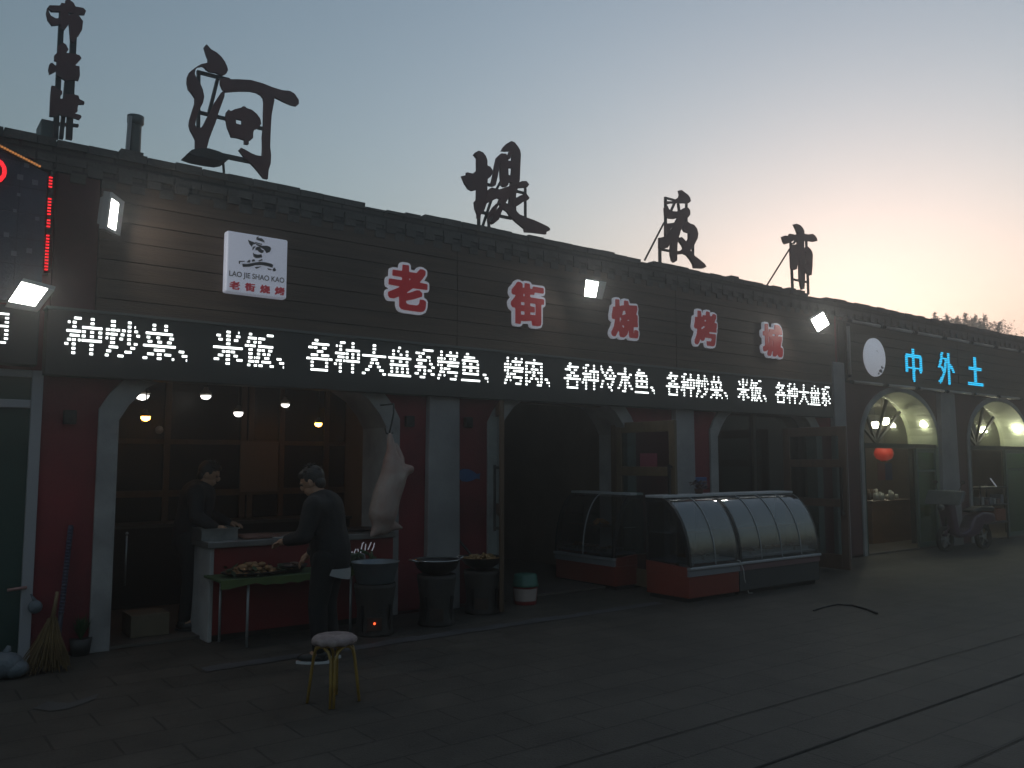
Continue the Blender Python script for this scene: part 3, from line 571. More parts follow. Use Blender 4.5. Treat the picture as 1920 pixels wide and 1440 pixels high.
# logo board
Y = -.16
x0, x1 = WX(424, Y, 500), WX(539, Y, 500); z0 = (WZ(424, 549, Y)+WZ(538, 559, Y))/2; z1 = (WZ(426, 432, Y)+WZ(540, 449, Y))/2
lg = thing('logo_board', 'square white board with a grey hatted cook emblem and red lettering', 'sign', ((x0+x1)/2, -.06, z0))
MB().box(x0, x1, Y, -.06, z0, z1).build('panel', M_logo, lg, bevel=.02, seg=3)
def L2(u, v): return (x0+(x1-x0)*(u-225)/(1240-225), z1-(z1-z0)*(v-(105+(u-225)*.157))/1010)
def inkp(mb, pts, dy=.004): mb.prism([L2(u, v) for u, v in pts], Y-dy, Y-.0005)
b = MB()
for i, pl in enumerate([[(700, 225), (740, 205), (730, 240), (715, 250), (700, 270)],
    [(705, 265), (735, 235), (790, 240), (830, 280), (840, 310), (780, 290)],
    [(680, 300), (740, 320), (800, 335), (790, 350), (740, 335), (690, 318)],
    [(560, 265), (600, 285), (680, 315), (700, 330), (660, 340), (640, 350), (630, 385), (590, 340)],
    [(700, 330), (800, 365), (880, 365), (935, 385), (950, 420), (930, 470), (875, 490), (850, 450), (830, 425), (800, 410), (760, 385), (700, 350)],
    [(640, 400), (660, 375), (690, 380), (650, 430), (640, 445)],
    [(690, 400), (720, 380), (760, 385), (790, 430), (830, 445), (820, 480), (790, 490), (750, 470), (720, 440), (690, 440)],
    [(650, 480), (670, 500), (720, 515), (790, 510), (805, 560), (760, 570), (700, 572), (660, 545)],
    [(425, 615), (520, 618), (510, 630), (445, 632), (440, 670), (425, 655)],
    [(550, 640), (580, 605), (610, 600), (605, 645)], [(635, 600), (670, 590), (690, 625), (640, 632)], [(740, 615), (800, 588), (810, 612), (760, 628)],
    [(480, 665), (560, 668), (660, 650), (760, 635), (860, 645), (960, 670), (990, 690), (980, 735), (900, 710), (800, 690), (700, 690), (600, 715), (490, 715)],
    [(685, 722), (740, 718), (800, 712), (715, 752)],
    [(895, 745), (970, 765), (960, 778), (910, 768)], [(985, 765), (1010, 735), (1030, 760), (1045, 780), (1020, 800), (990, 790)]]):
    inkp(b, pl, .003+.0004*i)
b.build('emblem', M_ink, lg)
def text_mesh(s, size):
    c = bpy.data.curves.new('t', 'FONT'); c.body = s; c.size = size; c.offset = .018
    o = bpy.data.objects.new('t', c); COL.objects.link(o)
    dg = bpy.context.evaluated_depsgraph_get(); me = bpy.data.meshes.new_from_object(o.evaluated_get(dg), depsgraph=dg)
    bpy.data.objects.remove(o); bpy.data.curves.remove(c)
    return me
me = text_mesh('LAO JIE SHAO KAO', 1.0)
xs = [v.co.x for v in me.vertices]; ys = [v.co.y for v in me.vertices]
W, H = x1-x0, z1-z0
for v in me.vertices:
    v.co = ((v.co.x-min(xs))/(max(xs)-min(xs))*W*.90+x0+W*.05, Y-.0035, z0+H*.235+(v.co.y-min(ys))/(max(ys)-min(ys))*H*.115)
me.materials.append(M_ink)
o = bpy.data.objects.new('latin_lettering', me); COL.objects.link(o); put(o, lg)
b = MB()
for i, ch in enumerate('老街烧烤'):
    xa = x0+W*(.05+.245*i)
    b.loops(glyph_loops(ch, 0, xa, xa+W*.185, z0+H*.045, z0+H*.195), Y-.004, Y-.0005)
b.build('red_lettering', M_logored, lg)

# ------------------------------------------------------------------ white scrolling led sign over the openings
TXT = '种炒菜、米饭、各种大盘系烤鱼、烤肉、各种冷水鱼、各种炒菜、米饭、各种大盘系'
LY = -.17
lx0, lx1 = WX(86, LY, 650), WX(1561, LY, 740)
led = thing('led_sign', 'long black scrolling led sign with white menu characters over the red openings', 'led sign', ((lx0+lx1)/2, 0, 2.38))
MB().box(lx0, lx1, LY, 0, 2.38, 2.94).build('housing', M_panel, led, bevel=.008)
MB().box(lx0-.01, lx1+.01, LY-.012, .0, 2.941, 2.965).build('top_trim', mat('trim_grey', (.10, .11, .11), .5), led)
t0 = WX(120, LY, 630); cw = (WX(1558, LY, 740)-t0)/len(TXT)
tz0, tz1 = 2.56, 2.90; rh = (tz1-tz0)/9
for i, ch in enumerate(TXT):
    b = MB()
    rows = LEDROWS[ch]
    for r_, bits in enumerate(rows):
        k = 0; zc = tz1-(r_+.5)*rh
        while k < 32:
            if bits >> (31-k) & 1:
                k2 = k
                while k2 < 32 and bits >> (31-k2) & 1: k2 += 1
                xa = t0+(i+.02+.96*k/32)*cw; xb = t0+(i+.02+.96*k2/32)*cw
                b.face([(xa, LY-.004, zc-rh*.28), (xb, LY-.004, zc-rh*.28), (xb, LY-.004, zc+rh*.28), (xa, LY-.004, zc+rh*.28)])
                k = k2
            else: k += 1
    b.build('lit_character', M_led, led)
# neighbour's led sign, only its right end in view
nl1 = WX(16, LY, 620)
nled = thing('led_sign', 'end of the neighbour\'s black led sign with a cut off white character at left edge', 'led sign', (nl1-2, 0, 2.45))
MB().box(XL+1, nl1+.22, LY, 0, 2.45, 2.94).build('housing', M_panel, nled, bevel=.008)
b = MB()
rr = '''11111111....
......11....
......11....
...11111....
......11....
......11....
......11....
..11111.....
'''.split()
for i, row in enumerate(rr):
    zc = 2.86-i*.034
    for k, c in enumerate(row):
        if c == '1' and k > 3 or (c == '1' and i in (0, 3, 7)):
            xa = nl1-.11+k*.0135; b.face([(xa, LY-.004, zc-.008), (xa+.0136, LY-.004, zc-.008), (xa+.0136, LY-.004, zc+.008), (xa, LY-.004, zc+.008)])
b.build('lit_character', M_led, nled)

# neighbour's blue grey tiled sign board with led strips
x1b = WX(84, -.14, 430)
bb = thing('sign_board', 'blue grey tiled sign board of the left neighbour edged by red lights', 'sign', (x1b-1.6, 0, 2.97))
zt1, zt0 = WZ(76, 318, -.14), WZ(-2, 272, -.14)
b = MB(); b.prism([(x1b-3.2, 2.98), (x1b, 2.98), (x1b, zt1-.02), (WX(0, -.14, 280), zt0), (x1b-3.2, zt0+1.6)], -.13, 0); b.build('panel', brick_mat('blue_tiles', (.050, .062, .105), (.065, .078, .125), (.04, .05, .085), .22, .22, gap=.006, rough=.4, off=0), bb)
b = MB(); rnd = random.Random(2)
for px, py in ((38, 332), (66, 342), (35, 365), (28, 395), (55, 470), (26, 475), (12, 440), (70, 410), (50, 310)):
    q = P(px, py, y=-.132); s_ = rnd.uniform(.012, .022); b.box(q.x-s_, q.x+s_, -.136, -.131, q.z-s_, q.z+s_)
b.build('tile_highlights', mat('pale_tile', (.14, .16, .20), .3), bb)
ls = thing('light_strip', 'vertical strip of red led lights at the edge of the blue sign board', 'light strip', (x1b+.03, -.15, 3.1))
b1, b2 = MB(), MB()
xs_ = WX(90, -.15, 430); zz0, zz1 = WZ(83, 505, -.15), WZ(101, 334, -.15)
b1.box(xs_-.012, xs_+.028, -.145, -.06, zz0-.03, zz1+.04)
n = 31
for k in range(n):
    if k in (26, 24, 25, 12, 13, 17): continue
    z = zz0+(zz1-zz0)*k/(n-1); b2.box(xs_-.012, xs_+.014, -.155, -.146, z-.0052, z+.0052)
b1.build('channel', M_blackmat, ls); b2.build('diodes', M_ledred, ls)
ls2 = thing('light_strip', 'sloping strip of orange led lights along the top of the blue sign board', 'light strip', (x1b-.2, -.15, zt1))
b1, b2 = MB(), MB(); pa, pb = P(-25, 262, y=-.15), P(76, 314, y=-.15)
b1.bar(pa, pb, .03, .03)
for k in range(20):
    q = pa.lerp(pb, (k+.5)/20); b2.box(q.x-.008, q.x+.008, -.175, -.166, q.z-.008, q.z+.008)
b1.build('channel', mat('amber_channel', (.07, .045, .02), .5), ls2); b2.build('diodes', M_ledor, ls2)
q = P(-15, 318, y=-.16)
rl = thing('round_light', 'round red led ring cut by the left edge of the photo', 'light', (q.x, -.15, q.z-.1))
MB().tube([(q.x+.09*math.cos(a*math.pi/8), -.155, q.z+.10*math.sin(a*math.pi/8)) for a in range(17)], .018, 6, cap=False).build('ring', M_ledred, rl)
MB().lathe([(.0, 0), (.11, 0), (.11, .03), (0, .03)], (0, 0, 0)).xform(Matrix.Translation(Vector((q.x, -.13, q.z))) @ Matrix.Rotation(R(90), 4, 'X')).build('dish', M_blackmat, rl)

# ------------------------------------------------------------------ right neighbour's sign: round plate, cyan characters, tubes
q = P(1641, 670, y=-.10)
rs = thing('round_sign', 'blank white round sign plate on the right fascia beside cyan letters', 'sign', (q.x, -.06, q.z-.35))
b = MB(); b.lathe([(0, 0), (.33, 0), (.35, .015), (.35, .045), (0, .045)], (0, 0, 0), seg=40).xform(Matrix.Translation(Vector((q.x, -.056, q.z))) @ Matrix.Rotation(R(90), 4, 'X'))
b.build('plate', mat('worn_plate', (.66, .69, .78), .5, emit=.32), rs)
b = MB(); rnd = random.Random(9)
for dx, dz, s_ in ((.17, -.24, .07), (.22, -.17, .05), (.10, -.29, .04), (.06, .12, .022), (.10, .10, .015)):
    pts = [(q.x+dx+s_*math.cos(a)*rnd.uniform(.4, 1.2), q.z+dz+.6*s_*math.sin(a)*rnd.uniform(.4, 1.2)) for a in [k*.9 for k in range(7)]]
    b.prism(pts, -.1035, -.1012)
b.build('flaked_patches', mat('flaked', (.2, .2, .23), .7), rs)
for ch, px, py, lab in (('中', 1714, 685, 'cyan led character like a box on a pole, next to the round plate'), ('外', 1775, 691, 'middle cyan led character with slanting strokes on the right fascia'), ('土', 1829, 698, 'cyan led character like a cross on a base line, farthest right')):
    q = P(px, py, y=-.09); s_ = .32
    t = thing('led_character', lab, 'sign character', (q.x, -.06, q.z-s_), group='cyan characters of the right fascia')
    b = MB(); b2 = MB()
    for r_, bits in enumerate(CYANROWS[ch]):
        k = 0; zc = q.z+s_-(r_+.5)*s_*2/18
        while k < 24:
            if bits >> (23-k) & 1:
                k2 = k
                while k2 < 24 and bits >> (23-k2) & 1: k2 += 1
                xa, xb = q.x-s_*1.05+k*s_*2.1/24, q.x-s_*1.05+k2*s_*2.1/24
                b.box(xa, xb, -.09, -.082, zc-.0115, zc+.0115); b2.box(xa-.01, xb+.01, -.081, -.056, zc-.02, zc+.02); k = k2
            else: k += 1
    b.build('diodes', M_cyan, t); b2.build('module', M_blackmat, t)
M_tube = mat('unlit_tube', (.36, .33, .31), .35, c2=(.27, .22, .20), scale=1.2)
def neon(p, q, lab):
    p, q = Vector(p), Vector(q); d = (q-p).normalized()
    t = thing('light_tube', lab, 'light tube', p, group='unlit light tubes framing the right fascia')
    MB().tube([p+d*.02, q-d*.02], .028, 8).build('tube', M_tube, t)
    b = MB(); b.tube([p, p+d*.05], .033, 8); b.tube([q-d*.05, q], .033, 8); b.build('end_cap', M_blackmat, t)
xx = GX0; k = 0
seg = 1.14
while xx < 32:
    nm = ['first', 'second', 'third', 'fourth', 'fifth', 'sixth', 'seventh', 'eighth', 'ninth', 'tenth', 'eleventh', 'twelfth', 'thirteenth', 'fourteenth', 'fifteenth', 'sixteenth', 'seventeenth'][k]
    neon((xx+.03, -.12, 4.10), (xx+seg-.06, -.12, 4.10), f'unlit pale tube along the fascia top, {nm} from the left corner')
    neon((xx+.03, -.12, 3.03), (xx+seg-.06, -.12, 3.03), f'unlit pale tube along the fascia bottom, {nm} from the left corner')
    xx += seg; k += 1
neon((GX0-.02, -.12, 3.10), (GX0-.02, -.12, 4.05), 'unlit pinkish upright tube at the left corner of the right fascia')
# ------------------------------------------------------------------ rooftop letters (rusty sheet metal on iron frames)
RY = .14
def crop(ox, oy, s): return lambda u, v: (lambda q: (q.x, q.z))(P(ox+u/s, oy+v/s, y=RY))
def ribc(f, pts, w, s):
    """ribbon drawn in crop coordinates"""
    return [f(u, v) for u, v in ribbon(pts, w)]
def roof_letter(label, ox, oy, s, polys, bars, holes=(), rods=(), plates=()):
    f = crop(ox, oy, s)
    allp = [f(u, v) for p in polys for u, v in p]
    zb = 4.44; xc = sum(p[0] for p in allp)/len(allp)
    t = thing('rooftop_character', label, 'rooftop letter', (xc, RY, zb), group='big rusty red characters along the parapet')
    b = MB()
    for i, p in enumerate(polys):
        l = [[f(u, v) for u, v in p]]+[[f(u, v) for u, v in h] for h in holes if h and i == h_of.get(id(h), -1)]
        b.loops(l, RY-.018-.0025*i, RY+.018-.001*i)
    b.build('sheet_letter', M_rust, t)
    for j, (u0, v0, u1, v1, w) in enumerate(bars):
        p, q = P(ox+u0/s, oy+v0/s, y=RY+.045), P(ox+u1/s, oy+v1/s, y=RY+.045)
        ww = w/s*abs(P(ox+10, oy, y=RY).z-P(ox+10, oy+1, y=RY).z)
        if v1 > 900 and abs(u1-u0) < 60 or q.z < 4.6: q = q+(q-p).normalized()*.06
        MB().bar(p, q, ww*.8, .035+.0015*j).build('support_bar', M_iron, t)
    for (u0, v0, u1, v1, w) in rods:
        p = P(ox+u0/s, oy+v0/s, y=RY+.1); q = P(ox+u1/s, oy+v1/s, y=RY+.2); q.z -= .05
        MB().tube([p, q], w/s*.0045, 8).build('stay_rod', M_iron, t)
    for pl in plates:
        b = MB(); b.loops([[f(u, v) for u, v in pl]], RY-.09, RY+.16); b.build('base_plate', M_iron, t)
    return t
h_of = {}
hA = [(300, 75), (320, 95), (345, 125), (400, 155), (450, 200), (485, 250), (508, 300), (515, 335), (500, 365), (465, 382), (430, 372), (400, 358), (330, 345), (300, 325), (285, 305), (262, 292), (215, 300), (190, 330), (183, 370), (200, 410), (240, 470), (265, 530), (278, 600), (265, 660), (240, 710), (215, 760), (195, 830), (187, 880), (200, 905), (245, 908), (270, 880), (310, 800), (345, 740), (380, 660), (420, 600), (450, 555), (470, 535), (482, 560), (478, 600), (460, 650), (420, 760), (390, 860), (350, 960), (325, 1030), (300, 1130), (190, 1130), (190, 1025), (165, 975), (140, 930), (127, 880), (133, 830), (160, 740), (185, 660), (185, 610), (160, 570), (120, 520), (107, 460), (110, 400), (130, 355), (165, 325), (205, 297), (250, 272), (300, 262), (320, 255), (315, 215), (300, 180), (285, 130), (278, 100)]
hB = [(440, 420), (490, 412), (540, 425), (620, 425), (740, 432), (860, 465), (960, 505), (1060, 535), (1130, 540), (1180, 570), (1220, 630), (1222, 670), (1200, 690), (1150, 680), (1080, 650), (1020, 620), (975, 600), (977, 640), (965, 700), (950, 780), (942, 900), (938, 1000), (935, 1100), (945, 1180), (940, 1270), (920, 1330), (912, 1420), (870, 1410), (830, 1360), (780, 1300), (740, 1260), (690, 1215), (655, 1170), (625, 1130), (645, 1108), (680, 1125), (750, 1165), (800, 1185), (858, 1192), (862, 1100), (860, 1000), (870, 880), (872, 760), (875, 650), (868, 610), (845, 580), (800, 555), (740, 542), (640, 540), (560, 545), (490, 550), (460, 520), (440, 470)]
hC = [(500, 750), (520, 728), (540, 745), (580, 725), (640, 710), (655, 708), (660, 695), (690, 700), (695, 712), (750, 730), (800, 770), (835, 820), (845, 870), (820, 910), (775, 930), (765, 960), (765, 1010), (740, 1035), (720, 1035), (720, 1075), (680, 1070), (680, 1030), (620, 1010), (550, 1000), (530, 950), (510, 900), (497, 830), (495, 780)]
hCh = [(590, 818), (655, 832), (655, 883), (595, 868)]
h_of[id(hCh)] = 2
roof_letter('largest rooftop letter, like a hooked gate round a small box, above the logo board', 330, 70, 5.332, [hA, hB, hC],
    [(225, 335, 222, 912, 38), (208, 345, 535, 428, 36), (415, 420, 325, 775, 36), (220, 748, 510, 818, 34), (815, 903, 880, 915, 34), (300, 1150, 740, 1240, 52), (470, 1235, 475, 1300, 14)], holes=[hCh],
    plates=[[(93, 1182), (130, 1150), (200, 1135), (300, 1135), (400, 1165), (525, 1222), (490, 1248), (430, 1258), (330, 1245), (180, 1215)]])
q = lambda pts, w: ribbon(pts, w)
roof_letter('second large rooftop letter with a long foot sweeping right, above the second red character', 850, 250, 7.2, [
    [(270, 290), (300, 255), (335, 238), (390, 262), (430, 310), (450, 370), (452, 440), (490, 455), (520, 500), (520, 550), (490, 595), (455, 620), (450, 700), (450, 850), (440, 950), (410, 1040), (375, 1090), (360, 1105), (358, 1150), (320, 1150), (318, 1095), (290, 1020), (280, 930), (308, 900), (312, 765), (250, 780), (200, 755), (150, 680), (108, 580), (172, 568), (175, 530), (260, 548), (300, 515), (312, 505), (312, 340)],
    [(645, 240), (670, 190), (720, 140), (770, 110), (815, 125), (860, 180), (890, 230), (900, 290), (892, 480), (885, 640), (860, 740), (835, 830), (835, 960), (840, 1050), (880, 1095), (980, 1140), (1080, 1175), (1200, 1230), (1270, 1265), (1297, 1295), (1285, 1320), (1245, 1335), (1245, 1365), (1060, 1342), (960, 1335), (950, 1290), (830, 1190), (760, 1120), (720, 1060), (680, 1035), (660, 1010), (690, 945), (745, 960), (750, 900), (742, 820), (765, 700), (775, 600), (785, 480), (785, 300), (770, 240), (700, 248)],
    q([(695, 310), (650, 303), (605, 345), (580, 450), (563, 560), (530, 700)], 58),
    q([(680, 325), (675, 450), (680, 580), (685, 700)], [90, 100, 105, 90]),
    q([(700, 420), (800, 428)], 95), q([(680, 620), (800, 620)], 95), q([(730, 350), (765, 250)], 32),
    [(440, 790), (500, 740), (600, 765), (690, 735), (770, 708), (850, 740), (850, 748), (760, 800), (700, 870), (640, 900), (590, 880), (520, 910), (440, 950)],
    q([(700, 820), (650, 920), (590, 1060), (565, 1160), (510, 1205), (478, 1180), (487, 1100), (550, 1020), (600, 970)], [95, 90, 80, 60, 58, 45, 45, 60, 60]),
    [(800, 990), (800, 900), (900, 840), (960, 820), (1005, 880), (985, 910), (920, 935), (840, 990)],
    [(830, 745), (840, 690), (900, 655), (960, 655), (998, 700), (975, 735), (860, 745)]],
    [(342, 1060, 342, 1225, 42), (970, 700, 972, 1150, 26), (515, 890, 405, 1225, 28), (370, 1065, 790, 1150, 42), (640, 650, 572, 775, 24), (440, 690, 535, 705, 40), (830, 778, 975, 812, 32), (470, 1100, 480, 1260, 20)])
roof_letter('third rooftop letter held by a long slanting rod, above the fourth red character', 1190, 340, 8.0, [
    [(655, 140), (695, 133), (740, 170), (790, 205), (820, 250), (832, 300), (800, 330), (700, 330), (660, 320), (600, 335), (550, 330), (490, 345), (450, 330), (450, 302), (550, 302), (600, 280), (660, 240), (670, 200)],
    [(440, 400), (480, 370), (500, 420), (540, 450), (620, 455), (690, 430), (740, 400), (790, 400), (820, 440), (820, 500), (790, 545), (700, 545), (640, 550), (590, 565), (520, 560), (450, 530)],
    [(640, 545), (780, 550), (740, 600), (690, 700), (660, 800), (640, 870), (625, 960), (622, 1190), (580, 1220), (550, 1190), (530, 1100), (530, 1000), (540, 920), (500, 970), (480, 1000), (400, 1020), (360, 1000), (360, 850), (430, 835), (500, 790), (560, 700), (600, 620)],
    [(450, 640), (530, 630), (600, 622), (595, 690), (530, 700), (480, 790), (450, 820)],
    [(760, 600), (820, 640), (870, 655), (915, 710), (935, 790), (925, 860), (885, 940), (855, 1000), (815, 1040), (880, 1120), (960, 1180), (1030, 1240), (1057, 1285), (1010, 1310), (880, 1305), (865, 1245), (820, 1170), (770, 1110), (720, 1090), (620, 1100), (625, 1050), (690, 1040), (720, 1010), (700, 960), (650, 890), (640, 850), (690, 840), (740, 890), (770, 930), (800, 860), (800, 780), (740, 760), (715, 720), (735, 640)]],
    [(462, 235, 462, 850, 42), (375, 850, 378, 1185, 45), (470, 250, 610, 288, 30), (595, 330, 540, 455, 28), (650, 320, 665, 440, 26), (775, 320, 775, 640, 22), (872, 930, 872, 1125, 24), (390, 1020, 540, 1048, 34), (690, 690, 760, 720, 24)], rods=[(440, 620, 148, 1135, 26)])
roof_letter('smallest rooftop letter like a cross over two legs, nearest the right neighbour', 1420, 410, 9.6, [
    [(645, 105), (690, 93), (750, 115), (800, 160), (830, 220), (835, 275), (900, 285), (985, 275), (1030, 310), (1065, 370), (1065, 405), (1010, 418), (880, 400), (840, 395), (830, 420), (830, 560), (840, 700), (845, 900), (845, 1100), (835, 1265), (790, 1280), (770, 1200), (750, 1080), (745, 900), (740, 760), (720, 560), (715, 420), (700, 380), (640, 400), (570, 440), (490, 462), (460, 420), (435, 330), (490, 305), (560, 320), (575, 275), (700, 295), (715, 270), (690, 200)],
    [(600, 470), (650, 470), (700, 460), (730, 560), (735, 700), (715, 780), (695, 915), (640, 930), (600, 900), (585, 600)],
    [(880, 500), (930, 540), (965, 590), (980, 650), (975, 850), (960, 1020), (930, 1025), (890, 1000), (860, 950), (835, 900), (838, 800), (864, 820), (864, 620), (826, 560)]],
    [(600, 430, 632, 1250, 48), (880, 390, 885, 530, 34), (905, 990, 915, 1305, 32), (630, 1090, 770, 1120, 36), (830, 1135, 910, 1142, 36), (650, 450, 705, 370, 26), (820, 400, 870, 370, 22), (830, 690, 870, 700, 22), (830, 745, 870, 750, 22)], rods=[(580, 545, 168, 1150, 30)])
# small upright sign of three characters
f4 = crop(60, 0, 5.5375); s4 = 5.5375
t = thing('rooftop_sign', 'narrow upright rooftop sign of three stacked characters on iron posts, farthest left', 'rooftop sign', (WX(120, RY, 240), RY, 4.44))
def letter4(polys):
    b = MB()
    for i, p in enumerate(polys): b.loops([[f4(u, v) for u, v in p]], RY-.018-.0025*i, RY+.018-.001*i)
    b.build('sheet_character', M_rust, t)
letter4([[(160, 85), (180, 62), (290, 65), (350, 60), (450, 75), (530, 90), (558, 120), (545, 155), (470, 152), (400, 140), (290, 125), (200, 122)],
    [(345, 8), (380, 0), (430, 40), (450, 82), (350, 85), (298, 80), (300, 38), (345, 45)],
    [(155, 90), (145, 140), (160, 210), (205, 268), (285, 260), (300, 200), (240, 200), (190, 170), (165, 115)],
    [(375, 190), (400, 165), (480, 170), (525, 230), (515, 320), (480, 378), (460, 385), (430, 450), (395, 430), (385, 300)],
    [(290, 120), (345, 110), (380, 165), (480, 140), (480, 200), (390, 240), (330, 320), (290, 300)]])
letter4([[(320, 450), (350, 470), (375, 520), (350, 555), (440, 565), (490, 580), (510, 610), (480, 645), (440, 685), (490, 695), (495, 790), (480, 840), (440, 830), (350, 840), (300, 810), (255, 790), (250, 740), (180, 775), (168, 720), (180, 670), (205, 657), (245, 690), (260, 640), (230, 630), (230, 580), (265, 550), (270, 480)]])
letter4([[(200, 895), (240, 900), (260, 930), (310, 950), (310, 980), (280, 1010), (280, 1030), (330, 1030), (340, 980), (430, 985), (480, 1000), (490, 1035), (540, 1060), (540, 1085), (480, 1085), (470, 1130), (470, 1160), (430, 1180), (500, 1200), (512, 1220), (490, 1245), (400, 1215), (310, 1205), (275, 1180), (250, 1215), (180, 1210), (190, 990)]])
def post4(u0, v0, u1, v1, w, nm='post', dy=.05):
    p, q_ = P(60+u0/s4, v0/s4, y=RY+dy), P(60+u1/s4, v1/s4, y=RY+dy)
    MB().bar(p, q_+(q_-p).normalized()*.06, w, .05).build(nm, M_iron, t)
post4(312, 70, 246, 1375, .042); post4(440, 150, 386, 1380, .05); post4(360, 840, 308, 1375, .032)
post4(232, 1285, 405, 1300, .02, 'rung', .09)
# flue pipe
p0, p1 = P(252, 278, y=.5), P(252, 232, y=.5)
t = thing('flue_pipe', 'short green grey flue pipe with a rain cap standing on the roof edge', 'pipe', (p0.x, .5, 4.15))
zt = P(252, 218, y=.5).z
MB().lathe([(.058, 4.1), (.058, zt-.05)], (p0.x, .5, 0), 20).build('pipe', mat('green_grey_pipe', (.05, .07, .07), .5, c2=(.035, .05, .05), scale=6), t)
MB().lathe([(.062, zt-.09), (.078, zt-.07), (.078, zt), (.0, zt+.012)], (p0.x, .5, 0), 20).build('cap', MATS['green_grey_pipe'], t)
pa = P(237, 240, y=.5)
MB().bar((pa.x-.01, .46, 4.12), (p0.x-.06, .46, zt-.03), .03, .05).build('brace', M_alu, t)
t = thing('roof_box', 'low pale box on the roof behind the upright sign', 'box', (WX(88, .4, 235), .4, 4.46))
q0, q1 = WX(74, .4, 235), WX(101, .4, 235)
MB().box(q0, q1, .3, .6, 4.2, WZ(88, 231, .4)).build('lid', mat('roof_box_paint', (.07, .10, .10), .6), t, bevel=.01)

# ------------------------------------------------------------------ floodlights
def floodlight(label, px, n, bracket_to, glassmat=M_lamp, c_y=-.55, inner=((.10, .86), (.08, .9))):
    """px: four image corners of the lens frame, n: the way the lens faces"""
    n = Vector(n).normalized(); cx = sum(p[0] for p in px)/4; cy = sum(p[1] for p in px)/4
    c = P(cx, cy, y=c_y)
    t = thing('floodlight', label, 'floodlight', c, group='floodlights on the shop fronts')
    K = [PN(u, v, c, n) for u, v in px]
    def at(s, r_, d=0.0): return (K[0]*(1-s)+K[1]*s)*(1-r_)+(K[3]*(1-s)+K[2]*s)*r_+n*d
    (s0, s1), (r0, r1) = inner
    b = MB(); b.hexa([at(0, 0, -.06), at(1, 0, -.06), at(1, 1, -.06), at(0, 1, -.06), at(0, 0, -.004), at(1, 0, -.004), at(1, 1, -.004), at(0, 1, -.004)])
    b.hexa([at(.15, .15, -.10), at(.85, .15, -.10), at(.85, .85, -.10), at(.15, .85, -.10), at(.1, .1, -.061), at(.9, .1, -.061), at(.9, .9, -.061), at(.1, .9, -.061)])
    b.build('housing', mat('floodlight_housing', (.30, .31, .31), .5), t)
    b = MB()
    for (a0, a1, e0, e1) in ((0, 1, 0, r0), (0, 1, r1, 1), (0, s0, r0, r1), (s1, 1, r0, r1)):
        b.hexa([at(a0, e0, -.0035), at(a1, e0, -.0035), at(a1, e1, -.0035), at(a0, e1, -.0035), at(a0, e0, .012), at(a1, e0, .012), at(a1, e1, .012), at(a0, e1, .012)])
    b.build('bezel', mat('floodlight_bezel', (.55, .57, .57), .35), t)
    b = MB(); b.face([at(s0, r0, 0), at(s1, r0, 0), at(s1, r1, 0), at(s0, r1, 0)]); b.build('lens', glassmat, t)
    b = MB(); b.bar(at(.5, .5, -.09), bracket_to, .035, .02); b.build('bracket', M_black, t)
    return t
floodlight('biggest glaring floodlight at the left edge, below the red light strip', [(41, 528), (102, 544), (71, 584), (10, 574)], (-.25, -.72, -.62), P(75, 530, y=-.1), inner=((.0, .8), (.0, .78)), c_y=-.6)
floodlight('narrow upright floodlight seen edge on, at the left end of the plank fascia', [(208, 360), (231, 378), (223, 442), (199, 430)], (.84, -.52, -.12), P(225, 385, y=-.05), inner=((.02, .60), (.16, .92)), c_y=-.3)
floodlight('small bright floodlight in the middle of the plank fascia between red characters', [(1098, 523), (1137, 530), (1129, 561), (1095, 556)], (-.62, -.70, -.36), P(1130, 540, y=-.05), inner=((.03, .62), (.05, .95)), c_y=-.35)
floodlight('diamond shaped glaring floodlight at the right end of the plank fascia', [(1520, 599), (1543, 584), (1555, 608), (1533, 623)], (-.62, -.66, -.42), P(1550, 590, y=-.05), inner=((.03, .97), (.03, .97)), c_y=-.4)
for b_, m_ in ((P(90, 470, y=-.08), 0),):
    pass

# ------------------------------------------------------------------ lamps
def bulb(label, px, py, y, r, gm, cord=True, half=False, top=2.99):
    q = P(px, py, y=y)
    t = thing('pendant_bulb', label, 'lamp', q, group='bulbs under the ceilings')
    b = MB()
    if half: b.lathe([(r*1.0, .0), (r*.95, -.25*r), (r*.7, -.6*r), (.001, -.8*r)], q, 16)
    else: b.ball(q, r, r, r*.8)
    b.build('bulb', gm, t, smooth=True)
    MB().lathe([(r*1.15, r*.25), (r*1.2, r*.45), (r*.5, r*1.3), (r*.35, r*1.8), (.001, r*1.85)], q, 16).build('socket', mat('lamp_socket', (.25, .24, .22), .5), t)
    if cord and q.z+r*1.9 < top: MB().tube([(q.x, q.y, q.z+r*1.8), (q.x, q.y, top)], .007, 6).build('cord', M_blackmat, t)
bulb('warm orange bulb hanging on the left inside the grill opening', 273, 783, .9, .045, M_bulbo)
bulb('warm orange bulb hanging above the standing customer', 597, 795, 1.7, .045, M_bulbo)
bulb('round white bulb hanging in the middle of the grill opening', 447, 775, 1.3, .050, M_bulbw)
bulb('white half dome bulb high under the ceiling of the grill opening', 535, 758, 2.0, .052, M_bulbw, half=True)
bulb('white ceiling lamp peeping out under the led sign at the left corner', 267, 741, 1.5, .07, M_bulbw, half=True)
bulb('faint white ceiling lamp peeping out under the middle of the led sign over the grill', 386, 742, 2.2, .06, M_bulbw, half=True)
q = P(299, 806, y=YB-.05)
t = thing('wall_mirror_ball', 'small pale round clock on the glazed partition under the left orange bulb', 'clock', (q.x, YB-.05, q.z-.04))
MB().lathe([(0, 0), (.045, 0), (.05, .02), (0, .02)], (0, 0, 0)).xform(Matrix.Translation(Vector((q.x, YB-.02, q.z))) @ Matrix.Rotation(R(90), 4, 'X')).build('dial', mat('dial', (.5, .48, .44), .5), t)
